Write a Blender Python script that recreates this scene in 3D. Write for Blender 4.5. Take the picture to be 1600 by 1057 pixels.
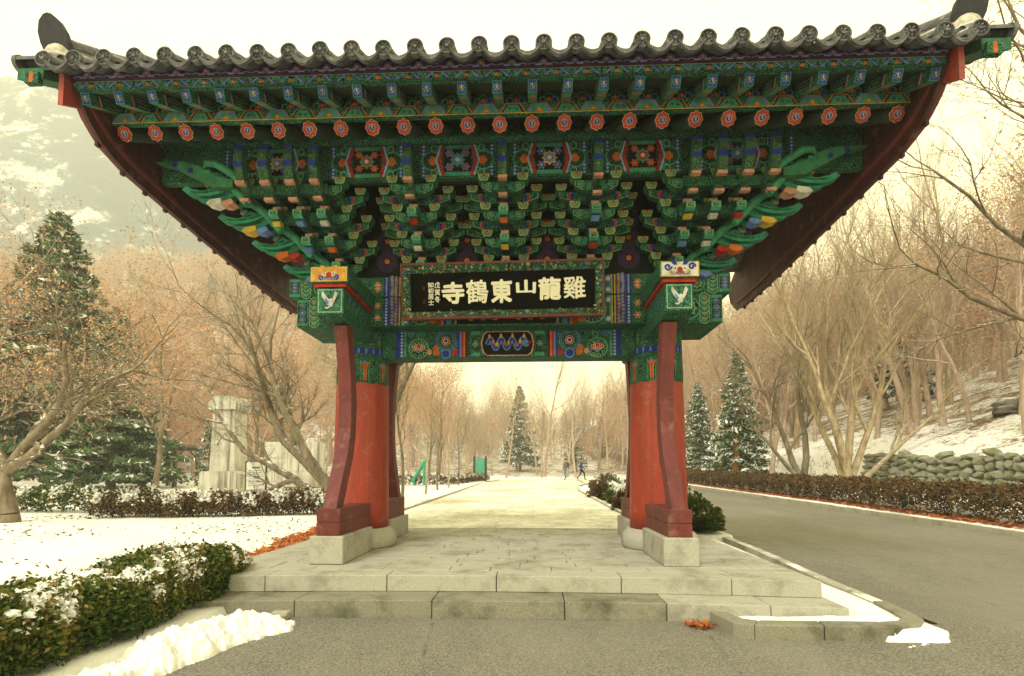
import bpy, math, random
import numpy as np
from mathutils import Vector, Matrix

for o in list(bpy.data.objects):
    bpy.data.objects.remove(o)
R = math.radians
PI = math.pi
rnd = random.Random(7)
sc = bpy.context.scene
COL = sc.collection

# ------------------------------------------------------------------ camera, sky, sun, exposure
YAW, PITCH = R(2.2), R(3.5)
EYE = 1.40
cam_d = bpy.data.cameras.new('camera')
cam = bpy.data.objects.new('camera', cam_d)
COL.objects.link(cam)
cam.location = (7.5*math.sin(YAW)+0.06, -7.5*math.cos(YAW), EYE)
cam.rotation_euler = (PI/2+PITCH, 0, YAW)
cam_d.sensor_width = 36; cam_d.lens = 18.0; cam_d.shift_y = 0.1004
cam_d.clip_start = 0.05; cam_d.clip_end = 6000
sc.camera = cam

SUN_EL, SUN_AZ = R(48), R(205)      # high, behind the photographer's left shoulder
world = bpy.data.worlds.new('World'); sc.world = world; world.use_nodes = True
nt = world.node_tree; nt.nodes.clear()
w_out = nt.nodes.new('ShaderNodeOutputWorld'); w_bg = nt.nodes.new('ShaderNodeBackground')
w_sky = nt.nodes.new('ShaderNodeTexSky'); w_sky.sky_type = 'NISHITA'; w_sky.sun_disc = False
w_sky.sun_elevation = SUN_EL; w_sky.sun_rotation = SUN_AZ; w_sky.dust_density = 5
w_sc = nt.nodes.new('ShaderNodeVectorMath'); w_sc.operation = 'SCALE'; w_sc.inputs['Scale'].default_value = 0.10
w_mix = nt.nodes.new('ShaderNodeMix'); w_mix.data_type = 'RGBA'
w_mix.inputs[0].default_value = 0.97          # even overcast layer over the clear sky
w_mix.inputs[7].default_value = (1.12, 1.03, 0.55, 1)
nt.links.new(w_sky.outputs[0], w_sc.inputs[0]); nt.links.new(w_sc.outputs[0], w_mix.inputs[6])
nt.links.new(w_mix.outputs[2], w_bg.inputs[0]); w_bg.inputs[1].default_value = 1.0
nt.links.new(w_bg.outputs[0], w_out.inputs[0])
sun_d = bpy.data.lights.new('sun', 'SUN'); sun_d.energy = 1.3; sun_d.angle = R(14); sun_d.color = (1, .96, .9)
sun = bpy.data.objects.new('sun', sun_d); COL.objects.link(sun)
sd = Vector((math.cos(SUN_EL)*math.sin(SUN_AZ), math.cos(SUN_EL)*math.cos(SUN_AZ), math.sin(SUN_EL)))
sun.rotation_euler = sd.to_track_quat('Z', 'Y').to_euler()
sun.location = sd*40
sc.view_settings.view_transform = 'Standard'; sc.view_settings.look = 'None'
sc.view_settings.exposure = 0.95; sc.view_settings.gamma = 1.0
sc.view_settings.use_curve_mapping = False
sc.render.engine = 'CYCLES'
sc.cycles.max_bounces = 8; sc.cycles.volume_bounces = 3

# ------------------------------------------------------------------ materials
class NT:
    def __init__(s, name, rough=0.7, spec=0.3):
        s.m = bpy.data.materials.new(name); s.m.use_nodes = True
        s.t = s.m.node_tree; s.b = s.t.nodes['Principled BSDF']
        s.b.inputs['Roughness'].default_value = rough
        s.b.inputs['Specular IOR Level'].default_value = spec
    def n(s, typ, **kw):
        x = s.t.nodes.new(typ)
        for k, v in kw.items(): setattr(x, k, v)
        return x
    def l(s, a, b): s.t.links.new(a, b)
    def coord(s, kind='Object'):
        if kind == 'World': return s.n('ShaderNodeNewGeometry').outputs['Position']
        return s.n('ShaderNodeTexCoord').outputs[kind]
    def noise(s, vec, scale, detail=4, rough=.6, stretch=None):
        if stretch:
            mp = s.n('ShaderNodeMapping'); mp.inputs['Scale'].default_value = stretch
            s.l(vec, mp.inputs['Vector']); vec = mp.outputs[0]
        x = s.n('ShaderNodeTexNoise'); x.inputs['Scale'].default_value = scale
        x.inputs['Detail'].default_value = detail; x.inputs['Roughness'].default_value = rough
        s.l(vec, x.inputs['Vector']); return x.outputs['Fac']
    def ramp(s, fac, stops, const=False):
        x = s.n('ShaderNodeValToRGB'); e = x.color_ramp.elements
        if const: x.color_ramp.interpolation = 'CONSTANT'
        while len(e) < len(stops): e.new(0.5)
        for i, (p, c) in enumerate(stops):
            e[i].position = p; e[i].color = (*c, 1) if len(c) == 3 else c
        s.l(fac, x.inputs[0]); return x.outputs[0]
    def mix(s, fac, a, b, blend='MIX'):
        x = s.n('ShaderNodeMix'); x.data_type = 'RGBA'; x.blend_type = blend
        for i, v in ((0, fac), (6, a), (7, b)):
            if hasattr(v, 'links'): s.l(v, x.inputs[i])
            elif i == 0: x.inputs[0].default_value = v
            else: x.inputs[i].default_value = (*v, 1)
        return x.outputs[2]
    def math(s, op, a, b=0.0, clamp=False):
        x = s.n('ShaderNodeMath'); x.operation = op; x.use_clamp = clamp
        for i, v in ((0, a), (1, b)):
            if hasattr(v, 'links'): s.l(v, x.inputs[i])
            else: x.inputs[i].default_value = v
        return x.outputs[0]
    def upness(s, lo=.35, hi=.75):
        g = s.n('ShaderNodeNewGeometry'); sp = s.n('ShaderNodeSeparateXYZ')
        s.l(g.outputs['Normal'], sp.inputs[0])
        mr = s.n('ShaderNodeMapRange'); mr.inputs[1].default_value = lo; mr.inputs[2].default_value = hi
        s.l(sp.outputs['Z'], mr.inputs[0]); return mr.outputs[0]
    def bump(s, h, strength=.3, dist=.02):
        b = s.n('ShaderNodeBump'); b.inputs['Strength'].default_value = strength
        b.inputs['Distance'].default_value = dist
        s.l(h, b.inputs['Height']); s.l(b.outputs[0], s.b.inputs['Normal'])
    def out(s, col):
        if hasattr(col, 'links'): s.l(col, s.b.inputs['Base Color'])
        else: s.b.inputs['Base Color'].default_value = (*col, 1)
        return s.m

def m_paint():
    k = NT('painted_wood', .7, .15)
    a = k.n('ShaderNodeAttribute'); a.attribute_name = 'Col'
    c = k.coord('World')
    n1 = k.noise(c, 9, 6, .7); n2 = k.noise(c, 60, 4, .7)
    sc_ = k.n('ShaderNodeSeparateColor'); k.l(a.outputs['Color'], sc_.inputs[0])
    gm = k.math('MULTIPLY', k.math('GREATER_THAN', sc_.outputs[1], k.math('MULTIPLY', sc_.outputs[0], 2.2)), k.math('GREATER_THAN', sc_.outputs[1], k.math('MULTIPLY', sc_.outputs[2], 1.4)))
    gm = k.math('MULTIPLY', gm, k.math('LESS_THAN', sc_.outputs[1], .2))
    vo = k.n('ShaderNodeTexVoronoi'); vo.feature = 'F1'; vo.inputs['Scale'].default_value = 17; k.l(c, vo.inputs['Vector'])
    rings = k.ramp(k.math('SINE', k.math('MULTIPLY', vo.outputs['Distance'], 19.0)), [(.35, (0, 0, 0)), (.6, (.75, .75, .75))])
    dark = k.ramp(k.math('SINE', k.math('MULTIPLY', vo.outputs['Distance'], 19.0)), [(.0, (.45, .45, .45)), (.3, (1, 1, 1))])
    base = k.mix(k.math('MULTIPLY', gm, rings), a.outputs['Color'], (.10, .30, .16))
    base = k.mix(gm, base, k.mix(1.0, base, dark, 'MULTIPLY'))
    wear = k.ramp(n1, [(.3, (.28, .28, .28)), (.6, (.64, .64, .64))])
    col = k.mix(1.0, base, wear, 'MULTIPLY')
    g = k.ramp(n2, [(.62, (0, 0, 0)), (.75, (.35, .35, .35))])
    col = k.mix(g, col, (.22, .2, .15))
    k.bump(n2, .15, .004)
    return k.out(col)
def m_lacquer(name, base, dark, rough=.5, streak=True):
    k = NT(name, rough, .35); c = k.coord('World')
    n1 = k.noise(c, 2.5, 5, .65, (3, 3, .35)); n2 = k.noise(c, 30, 4, .7, (3, 3, .2))
    col = k.ramp(n1, [(.32, dark), (.62, base)])
    col = k.mix(k.ramp(n2, [(.54, (0, 0, 0)), (.7, (.6, .6, .6))]), col, tuple(v*.4 for v in dark))
    n3 = k.noise(c, 14, 3, .6, (4, 4, .12))
    crack = k.ramp(n3, [(.495, (0, 0, 0)), (.5, (.8, .8, .8)), (.512, (0, 0, 0))])
    col = k.mix(crack, col, tuple(v*.18 for v in dark))
    n4 = k.noise(c, 5, 6, .75)
    col = k.mix(k.ramp(n4, [(.55, (0, 0, 0)), (.72, (.4, .4, .4))]), col, (.3, .2, .15))
    k.bump(k.math('SUBTRACT', n2, crack), .4, .006)
    return k.out(col)
def m_granite(name, a, b, stain=(.12, .115, .08), amt=.6, snow=0., streak=0.):
    k = NT(name, .85, .2); c = k.coord('World')
    sp = k.noise(c, 120, 3, .8); n1 = k.noise(c, 2.2, 6, .7); n2 = k.noise(c, 7, 5, .7)
    col = k.mix(k.ramp(sp, [(.38, (0, 0, 0)), (.62, (1, 1, 1))]), a, b)
    st = k.ramp(n1, [(.48, (0, 0, 0)), (.72, (amt, amt, amt))])
    col = k.mix(st, col, stain)
    col = k.mix(k.ramp(n2, [(.6, (0, 0, 0)), (.8, (.35, .35, .35))]), col, (.2, .2, .12))
    if streak:
        col = k.mix(k.ramp(k.noise(c, 2.6, 5, .65, (2.2, 2.2, .12)), [(.46, (0, 0, 0)), (.62, (streak,)*3)]), col, (.13, .10, .07))
    if snow:
        f = k.math('MULTIPLY', k.upness(.7, .95), k.ramp(k.noise(c, .9, 7, .72), [(.55-snow*.3, (0, 0, 0)), (.68-snow*.3, (1, 1, 1))]))
        col = k.mix(f, col, (.82, .82, .78))
    k.bump(sp, .35, .004)
    return k.out(col)
def m_bark(name, a, b, snow=.5):
    k = NT(name, .9, .1); c = k.coord('Object')
    n1 = k.noise(c, 6, 5, .7, (1, 1, .35)); n2 = k.noise(k.coord('World'), 3.5, 4, .7)
    col = k.ramp(n1, [(.35, a), (.65, b)])
    f = k.math('MULTIPLY', k.upness(.35, .8), k.ramp(n2, [(.62-.3*snow, (0, 0, 0)), (.72-.3*snow, (1, 1, 1))]))
    col = k.mix(f, col, (.82, .82, .8))
    return k.out(col)
def m_leaf(name, stops, snow=0., scale=1.3, trans=True):
    k = NT(name, .75, .15)
    a = k.n('ShaderNodeAttribute'); a.attribute_name = 'Col'
    c = k.coord('World')
    r = k.n('ShaderNodeSeparateColor'); k.l(a.outputs['Color'], r.inputs[0])
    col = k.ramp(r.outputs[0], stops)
    # second channel of the attribute: 1 where snow lies on the leaf
    if snow: col = k.mix(k.math('MULTIPLY', r.outputs[1], snow), col, (.84, .84, .82))
    return k.out(col)
def m_plain(name, col, rough=.7, var=.25, scale=8, spec=.3):
    k = NT(name, rough, spec); n1 = k.noise(k.coord('World'), scale, 5, .65)
    d = tuple(v*(1-var) for v in col); e = tuple(min(1, v*(1+var*.5)) for v in col)
    return k.out(k.ramp(n1, [(.35, d), (.65, e)]))
def m_asphalt():
    k = NT('asphalt', .8, .3); c = k.coord('World')
    g = k.noise(c, 160, 3, .8); n1 = k.noise(c, .55, 6, .65, (1, .35, 1)); n2 = k.noise(c, 3, 6, .7)
    col = k.ramp(g, [(.3, (.06, .058, .05)), (.55, (.15, .142, .12)), (.75, (.36, .34, .29))])
    g2 = k.noise(c, 55, 3, .85)
    col = k.mix(k.ramp(g2, [(.5, (0, 0, 0)), (.64, (.8, .8, .8))]), col, (.32, .305, .265))
    col = k.mix(k.ramp(g2, [(.36, (.9, .9, .9)), (.48, (0, 0, 0))]), col, (.035, .033, .028))
    col = k.mix(k.ramp(n1, [(.42, (0, 0, 0)), (.62, (.4, .4, .4))]), col, (.24, .228, .19))
    col = k.mix(k.ramp(n2, [(.56, (0, 0, 0)), (.75, (.45, .45, .45))]), col, (.085, .08, .07))
    # cracks
    v = k.n('ShaderNodeTexVoronoi'); v.feature = 'DISTANCE_TO_EDGE'; v.inputs['Scale'].default_value = .3
    k.l(c, v.inputs['Vector'])
    cr = k.math('MULTIPLY', k.ramp(v.outputs['Distance'], [(.0, (1, 1, 1)), (.006, (0, 0, 0))]), k.ramp(n2, [(.5, (0, 0, 0)), (.6, (.7, .7, .7))]))
    col = k.mix(cr, col, (.04, .038, .03))
    k.l(k.ramp(n2, [(.4, (.9, .9, .9)), (.7, (.55, .55, .55))]), k.b.inputs['Roughness'])
    k.bump(g, .5, .006)
    return k.out(col)
def m_ground():
    k = NT('snowy_ground', .85, .2); c = k.coord('World')
    sp = k.n('ShaderNodeSeparateXYZ'); k.l(c, sp.inputs[0])
    n1 = k.noise(c, .7, 7, .75); n2 = k.noise(c, 6, 6, .75); n3 = k.noise(c, .05, 4, .6)
    litter = k.ramp(k.noise(c, 14, 5, .8), [(.3, (.055, .033, .02)), (.55, (.17, .1, .055)), (.75, (.3, .19, .1))])
    # share of bare ground: little on the lawn, more on the bank and in the woods
    bank = k.n('ShaderNodeMapRange'); bank.inputs[1].default_value = 12; bank.inputs[2].default_value = 20; bank.inputs[4].default_value = .12
    k.l(sp.outputs['X'], bank.inputs[0])
    wood = k.n('ShaderNodeMapRange'); wood.inputs[1].default_value = 40; wood.inputs[2].default_value = 70; wood.inputs[4].default_value = .13
    k.l(sp.outputs['Y'], wood.inputs[0])
    th = k.math('ADD', bank.outputs[0], wood.outputs[0])
    v = k.math('ADD', k.math('ADD', k.math('MULTIPLY', n1, .55), k.math('MULTIPLY', n2, .45)), th)
    f = k.ramp(v, [(.575, (0, 0, 0)), (.65, (1, 1, 1))])
    spk = k.math('MULTIPLY', k.ramp(k.noise(c, 26, 3, .8), [(.64, (0, 0, 0)), (.69, (1, 1, 1))]), k.ramp(n1, [(.42, (0, 0, 0)), (.56, (1, 1, 1))]))
    f = k.math('MAXIMUM', f, k.math('MULTIPLY', spk, .75))
    col = k.mix(f, k.ramp(n1, [(.35, (.62, .62, .62)), (.6, (.84, .84, .83))]), litter)
    h = k.math('ADD', k.math('MULTIPLY', n1, 1.0), k.math('MULTIPLY', n2, .4))
    k.bump(h, .35, .08)
    return k.out(col)
def m_path():
    k = NT('snow_dusted_paving', .85, .2); c = k.coord('World')
    br = k.n('ShaderNodeTexBrick'); br.inputs['Scale'].default_value = 1.0
    br.inputs['Brick Width'].default_value = .75; br.inputs['Row Height'].default_value = .32; br.inputs['Mortar Size'].default_value = .008
    br.inputs['Color1'].default_value = (.42, .395, .32, 1); br.inputs['Color2'].default_value = (.5, .475, .39, 1); br.inputs['Mortar'].default_value = (.2, .18, .14, 1)
    k.l(c, br.inputs['Vector'])
    n1 = k.noise(c, .45, 8, .72); n2 = k.noise(c, 5, 6, .75)
    v = k.math('ADD', k.math('MULTIPLY', n1, .65), k.math('MULTIPLY', n2, .35))
    f = k.ramp(v, [(.44, (0, 0, 0)), (.58, (.85, .85, .85))])
    col = k.mix(f, br.outputs['Color'], (.84, .84, .8))
    k.bump(v, .25, .03)
    return k.out(col)
def m_snow():
    k = NT('heaped_snow', .7, .3); c = k.coord('World')
    n = k.noise(c, 9, 8, .7); n2 = k.noise(c, 1.5, 4)
    k.b.inputs['Subsurface Weight'].default_value = .0
    k.bump(n, .6, .03)
    return k.out(k.ramp(n2, [(.4, (.80, .8, .79)), (.6, (.88, .88, .86))]))
def m_tile():
    k = NT('grey_roof_tile', .7, .3); c = k.coord('World')
    n1 = k.noise(c, 12, 6, .75); n2 = k.noise(c, 90, 3, .8)
    col = k.ramp(n1, [(.3, (.022, .023, .028)), (.55, (.10, .10, .105)), (.78, (.30, .295, .28))])
    f = k.math('MULTIPLY', k.upness(.55, .9), k.ramp(k.noise(c, 1.3, 5, .7), [(.42, (0, 0, 0)), (.55, (1, 1, 1))]))
    col = k.mix(f, col, (.84, .84, .82))
    k.bump(n2, .35, .004)
    return k.out(col)
def m_mountain():
    k = NT('mountain_slope', .95, .05); c = k.coord('World')
    n1 = k.noise(c, .012, 8, .72); n2 = k.noise(c, .06, 6, .75)
    v = k.math('ADD', k.math('MULTIPLY', n1, .55), k.math('MULTIPLY', n2, .45))
    return k.out(k.ramp(v, [(.40, (.01, .045, .08)), (.535, (.02, .07, .11)), (.575, (.42, .46, .48)), (.68, (.68, .7, .7))]))

M = dict(
 paint=m_paint(),
 red=m_lacquer('red_lacquer', (.33, .042, .02), (.22, .026, .013)),
 bargered=m_lacquer('barge_red', (.30, .04, .028), (.2, .025, .02)),
 wind_shaded=m_lacquer('wind_board_shaded_red', (.055, .008, .009), (.03, .005, .005), .6),  # maroon darkened: under-roof shade inside the wind boards put into the colour
 maroon=m_lacquer('maroon_wood', (.15, .026, .025), (.085, .016, .015), .6),
 granite=m_granite('granite', (.29, .28, .24), (.45, .435, .375), amt=.75),
 granite_d=m_granite('mossy_granite', (.15, .145, .115), (.29, .275, .215), (.04, .045, .02), .9),
 monument=m_granite('monument_granite', (.5, .49, .42), (.62, .6, .52), (.16, .13, .09), .5, streak=.8),
 kerb=m_granite('kerb_granite', (.3, .285, .235), (.44, .42, .35), (.08, .08, .05), .7, snow=.25),
 asphalt=m_asphalt(), ground=m_ground(), path=m_path(), snow=m_snow(), tile=m_tile(), mountain=m_mountain(),
 plaster=m_plain('white_plaster', (.42, .39, .32), .8, .4, 14), darktile=m_plain('black_finial_tile', (.022, .022, .03), .6, .4, 20),
 black=m_plain('black_lacquer', (.003, .003, .003), .8, .1, 8, .05), cream=m_plain('cream_lettering', (.74, .70, .56), .7, .06),
 bark=m_bark('grey_bark', (.10, .08, .055), (.26, .21, .145), .35),
 bark_t=m_bark('tan_bark', (.22, .165, .10), (.46, .37, .24), .3),
 bark_far=m_bark('hazy_twigs', (.33, .24, .185), (.50, .385, .30), .45),
 bark_r=m_bark('reddish_bark', (.22, .085, .03), (.40, .17, .06), .15),
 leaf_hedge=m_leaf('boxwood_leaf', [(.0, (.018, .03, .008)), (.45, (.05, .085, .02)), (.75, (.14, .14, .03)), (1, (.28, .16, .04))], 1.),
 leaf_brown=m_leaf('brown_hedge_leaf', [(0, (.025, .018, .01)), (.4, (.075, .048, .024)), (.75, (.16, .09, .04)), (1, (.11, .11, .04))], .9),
 leaf_dry=m_leaf('dry_orange_leaf', [(0, (.36, .17, .09)), (.5, (.52, .28, .16)), (1, (.58, .40, .25))], .8),
 leaf_tan=m_leaf('dry_tan_twig', [(0, (.25, .17, .09)), (.5, (.42, .28, .14)), (1, (.5, .36, .2))], .8),
 needle=m_leaf('conifer_needle', [(0, (.03, .065, .03)), (.5, (.06, .12, .05)), (1, (.12, .18, .08))], 1.),
 fallen=m_leaf('fallen_needles', [(0, (.25, .07, .02)), (.5, (.48, .16, .05)), (1, (.55, .27, .1))], .6),
 iron=m_plain('dark_iron', (.05, .05, .045), .6), wood_g=m_plain('weathered_grey_wood', (.17, .15, .12), .9),
 panel=m_plain('pale_panel', (.72, .71, .64), .7, .08), green_sign=m_plain('green_sign_face', (.03, .36, .22), .5, .12),
 brick=m_plain('red_brick_stack', (.26, .07, .03), .9, .4), rock=m_granite('dark_rock', (.07, .065, .055), (.2, .185, .16), (.04, .04, .03), .8, snow=.3),
 wallstone=m_granite('mossy_wall_stone', (.16, .155, .12), (.34, .33, .27), (.11, .17, .02), .95),
)

# ------------------------------------------------------------------ mesh building
WL = {}
def wl(o):
    return WL.get(o.name, Vector((0, 0, 0))) if o else Vector((0, 0, 0))
class MB:
    def __init__(s): s.v = []; s.f = []; s.c = []
    def add(s, vs, fs, col=(.5, .5, .5)):
        b = len(s.v); s.v += [tuple(p) for p in vs]; s.f += [tuple(i+b for i in f) for f in fs]
        if col and not isinstance(col[0], (tuple, list)): s.c += [col]*len(vs)
        else: s.c += list(col)
        return s
    def box(s, x0, x1, y0, y1, z0, z1, col=(.5, .5, .5), b=0.0):
        if b <= 0:
            v = [(x, y, z) for z in (z0, z1) for y in (y0, y1) for x in (x0, x1)]
            return s.add(v, [(0, 2, 3, 1), (4, 5, 7, 6), (0, 1, 5, 4), (2, 6, 7, 3), (0, 4, 6, 2), (1, 3, 7, 5)], col)
        c = ((x0+x1)/2, (y0+y1)/2, (z0+z1)/2); h = ((x1-x0)/2, (y1-y0)/2, (z1-z0)/2); b = min(b, min(h)*.9)
        vs, ix = [], {}
        for sx in (-1, 1):
            for sy in (-1, 1):
                for sz in (-1, 1):
                    for a in range(3):
                        p = [sx*h[0], sy*h[1], sz*h[2]]
                        for q in range(3):
                            if q != a: p[q] -= (sx, sy, sz)[q]*b
                        ix[(sx, sy, sz, a)] = len(vs); vs.append(tuple(c[q]+p[q] for q in range(3)))
        fs = []
        for a in range(3):
            o1, o2 = [q for q in range(3) if q != a]
            for sg in (-1, 1):
                loop = []
                for (s1, s2) in ((-1, -1), (1, -1), (1, 1), (-1, 1)):
                    k = [0, 0, 0]; k[a] = sg; k[o1] = s1; k[o2] = s2; loop.append(ix[(*k, a)])
                fs.append(tuple(loop))
            for s1 in (-1, 1):
                for s2 in (-1, 1):
                    k0 = [0, 0, 0]; k1 = [0, 0, 0]; k0[a] = -1; k1[a] = 1
                    for k in (k0, k1): k[o1] = s1; k[o2] = s2
                    fs.append((ix[(*k0, o1)], ix[(*k1, o1)], ix[(*k1, o2)], ix[(*k0, o2)]))
        for sx in (-1, 1):
            for sy in (-1, 1):
                for sz in (-1, 1): fs.append(tuple(ix[(sx, sy, sz, a)] for a in range(3)))
        return s.add(vs, fs, col)
    def prism(s, prof, fn, a0, a1, col=(.5, .5, .5), endcol=None):
        n = len(prof)
        v = [fn(p[0], p[1], a0) for p in prof]+[fn(p[0], p[1], a1) for p in prof]
        f = [(i, (i+1) % n, (i+1) % n+n, i+n) for i in range(n)]
        if endcol is None:
            return s.add(v, f+[tuple(range(n))[::-1], tuple(range(n, 2*n))], col)
        s.add(v, f, col)
        s.add(v[:n], [tuple(range(n))[::-1]], endcol); return s.add(v[n:], [tuple(range(n))], endcol)
    def tube(s, pts, rad, n=8, col=(.5, .5, .5), caps=True, squash=None):
        pts = [Vector(p) for p in pts]; vs, fs = [], []
        ref = Vector((0, 0, 1)) if abs((pts[1]-pts[0]).normalized().z) < .9 else Vector((1, 0, 0))
        for i, p in enumerate(pts):
            t = (pts[min(i+1, len(pts)-1)]-pts[max(i-1, 0)]).normalized()
            u = t.cross(ref).normalized(); w = u.cross(t)
            r = rad[i] if isinstance(rad, (list, tuple)) else rad
            for k in range(n):
                a = 2*PI*k/n; vs.append(p+(u*math.cos(a)+w*math.sin(a))*r)
        for i in range(len(pts)-1):
            for k in range(n): fs.append((i*n+k, i*n+(k+1) % n, (i+1)*n+(k+1) % n, (i+1)*n+k))
        if caps: fs += [tuple(range(n))[::-1], tuple(range((len(pts)-1)*n, len(pts)*n))]
        return s.add(vs, fs, col)
    def lathe(s, prof, c, n=32, col=(.5, .5, .5), cap=True):
        vs = [(c[0]+r*math.cos(2*PI*k/n), c[1]+r*math.sin(2*PI*k/n), z) for r, z in prof for k in range(n)]
        fs = [(i*n+k, i*n+(k+1) % n, (i+1)*n+(k+1) % n, (i+1)*n+k) for i in range(len(prof)-1) for k in range(n)]
        if cap: fs += [tuple(range(n))[::-1], tuple(range((len(prof)-1)*n, len(prof)*n))]
        return s.add(vs, fs, col)
    def mesh(s, name, mat, smooth=False):
        me = bpy.data.meshes.new(name); me.from_pydata(s.v, [], s.f)
        a = me.color_attributes.new('Col', 'FLOAT_COLOR', 'POINT')
        a.data.foreach_set('color', np.array([(*c[:3], 1) for c in s.c], np.float32).ravel())
        me.materials.append(mat)
        if smooth: me.shade_smooth()
        me.update(); return me
    def build(s, name, mat, parent=None, smooth=False):
        return link(s.mesh(name, mat, smooth), name, parent)
def link(me, name, parent=None, loc=None, rot=None, scale=None):
    """loc is the world position of the object's origin (vertices are relative to it)."""
    o = bpy.data.objects.new(name, me); COL.objects.link(o)
    p = Vector(loc) if loc is not None else Vector((0, 0, 0))
    o.parent = parent; o.location = p-wl(parent); WL[o.name] = p
    if rot: o.rotation_euler = rot
    if scale is not None: o.scale = scale if hasattr(scale, '__len__') else (scale,)*3
    return o
def empty(name, loc, parent=None):
    o = bpy.data.objects.new(name, None); COL.objects.link(o)
    o.parent = parent; o.location = Vector(loc)-wl(parent); WL[o.name] = Vector(loc); o.empty_display_size = .2
    return o
def tag(o, label=None, cat=None, group=None, kind=None):
    if label: o['label'] = label
    if cat: o['category'] = cat
    if group: o['group'] = group
    if kind: o['kind'] = kind
    return o
def np_mesh(name, verts, faces, mat, cols=None, smooth=False):
    me = bpy.data.meshes.new(name); nv, nf, k = len(verts), len(faces), faces.shape[1]
    me.vertices.add(nv); me.vertices.foreach_set('co', np.asarray(verts, np.float32).ravel())
    me.loops.add(nf*k); me.loops.foreach_set('vertex_index', np.asarray(faces, np.int32).ravel())
    me.polygons.add(nf); me.polygons.foreach_set('loop_start', np.arange(0, nf*k, k, dtype=np.int32))
    me.update(calc_edges=True)
    if cols is not None:
        a = me.color_attributes.new('Col', 'FLOAT_COLOR', 'POINT')
        cc = np.ones((nv, 4), np.float32); cc[:, :cols.shape[1]] = cols
        a.data.foreach_set('color', cc.ravel())
    me.materials.append(mat)
    if smooth: me.shade_smooth()
    return me

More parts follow.
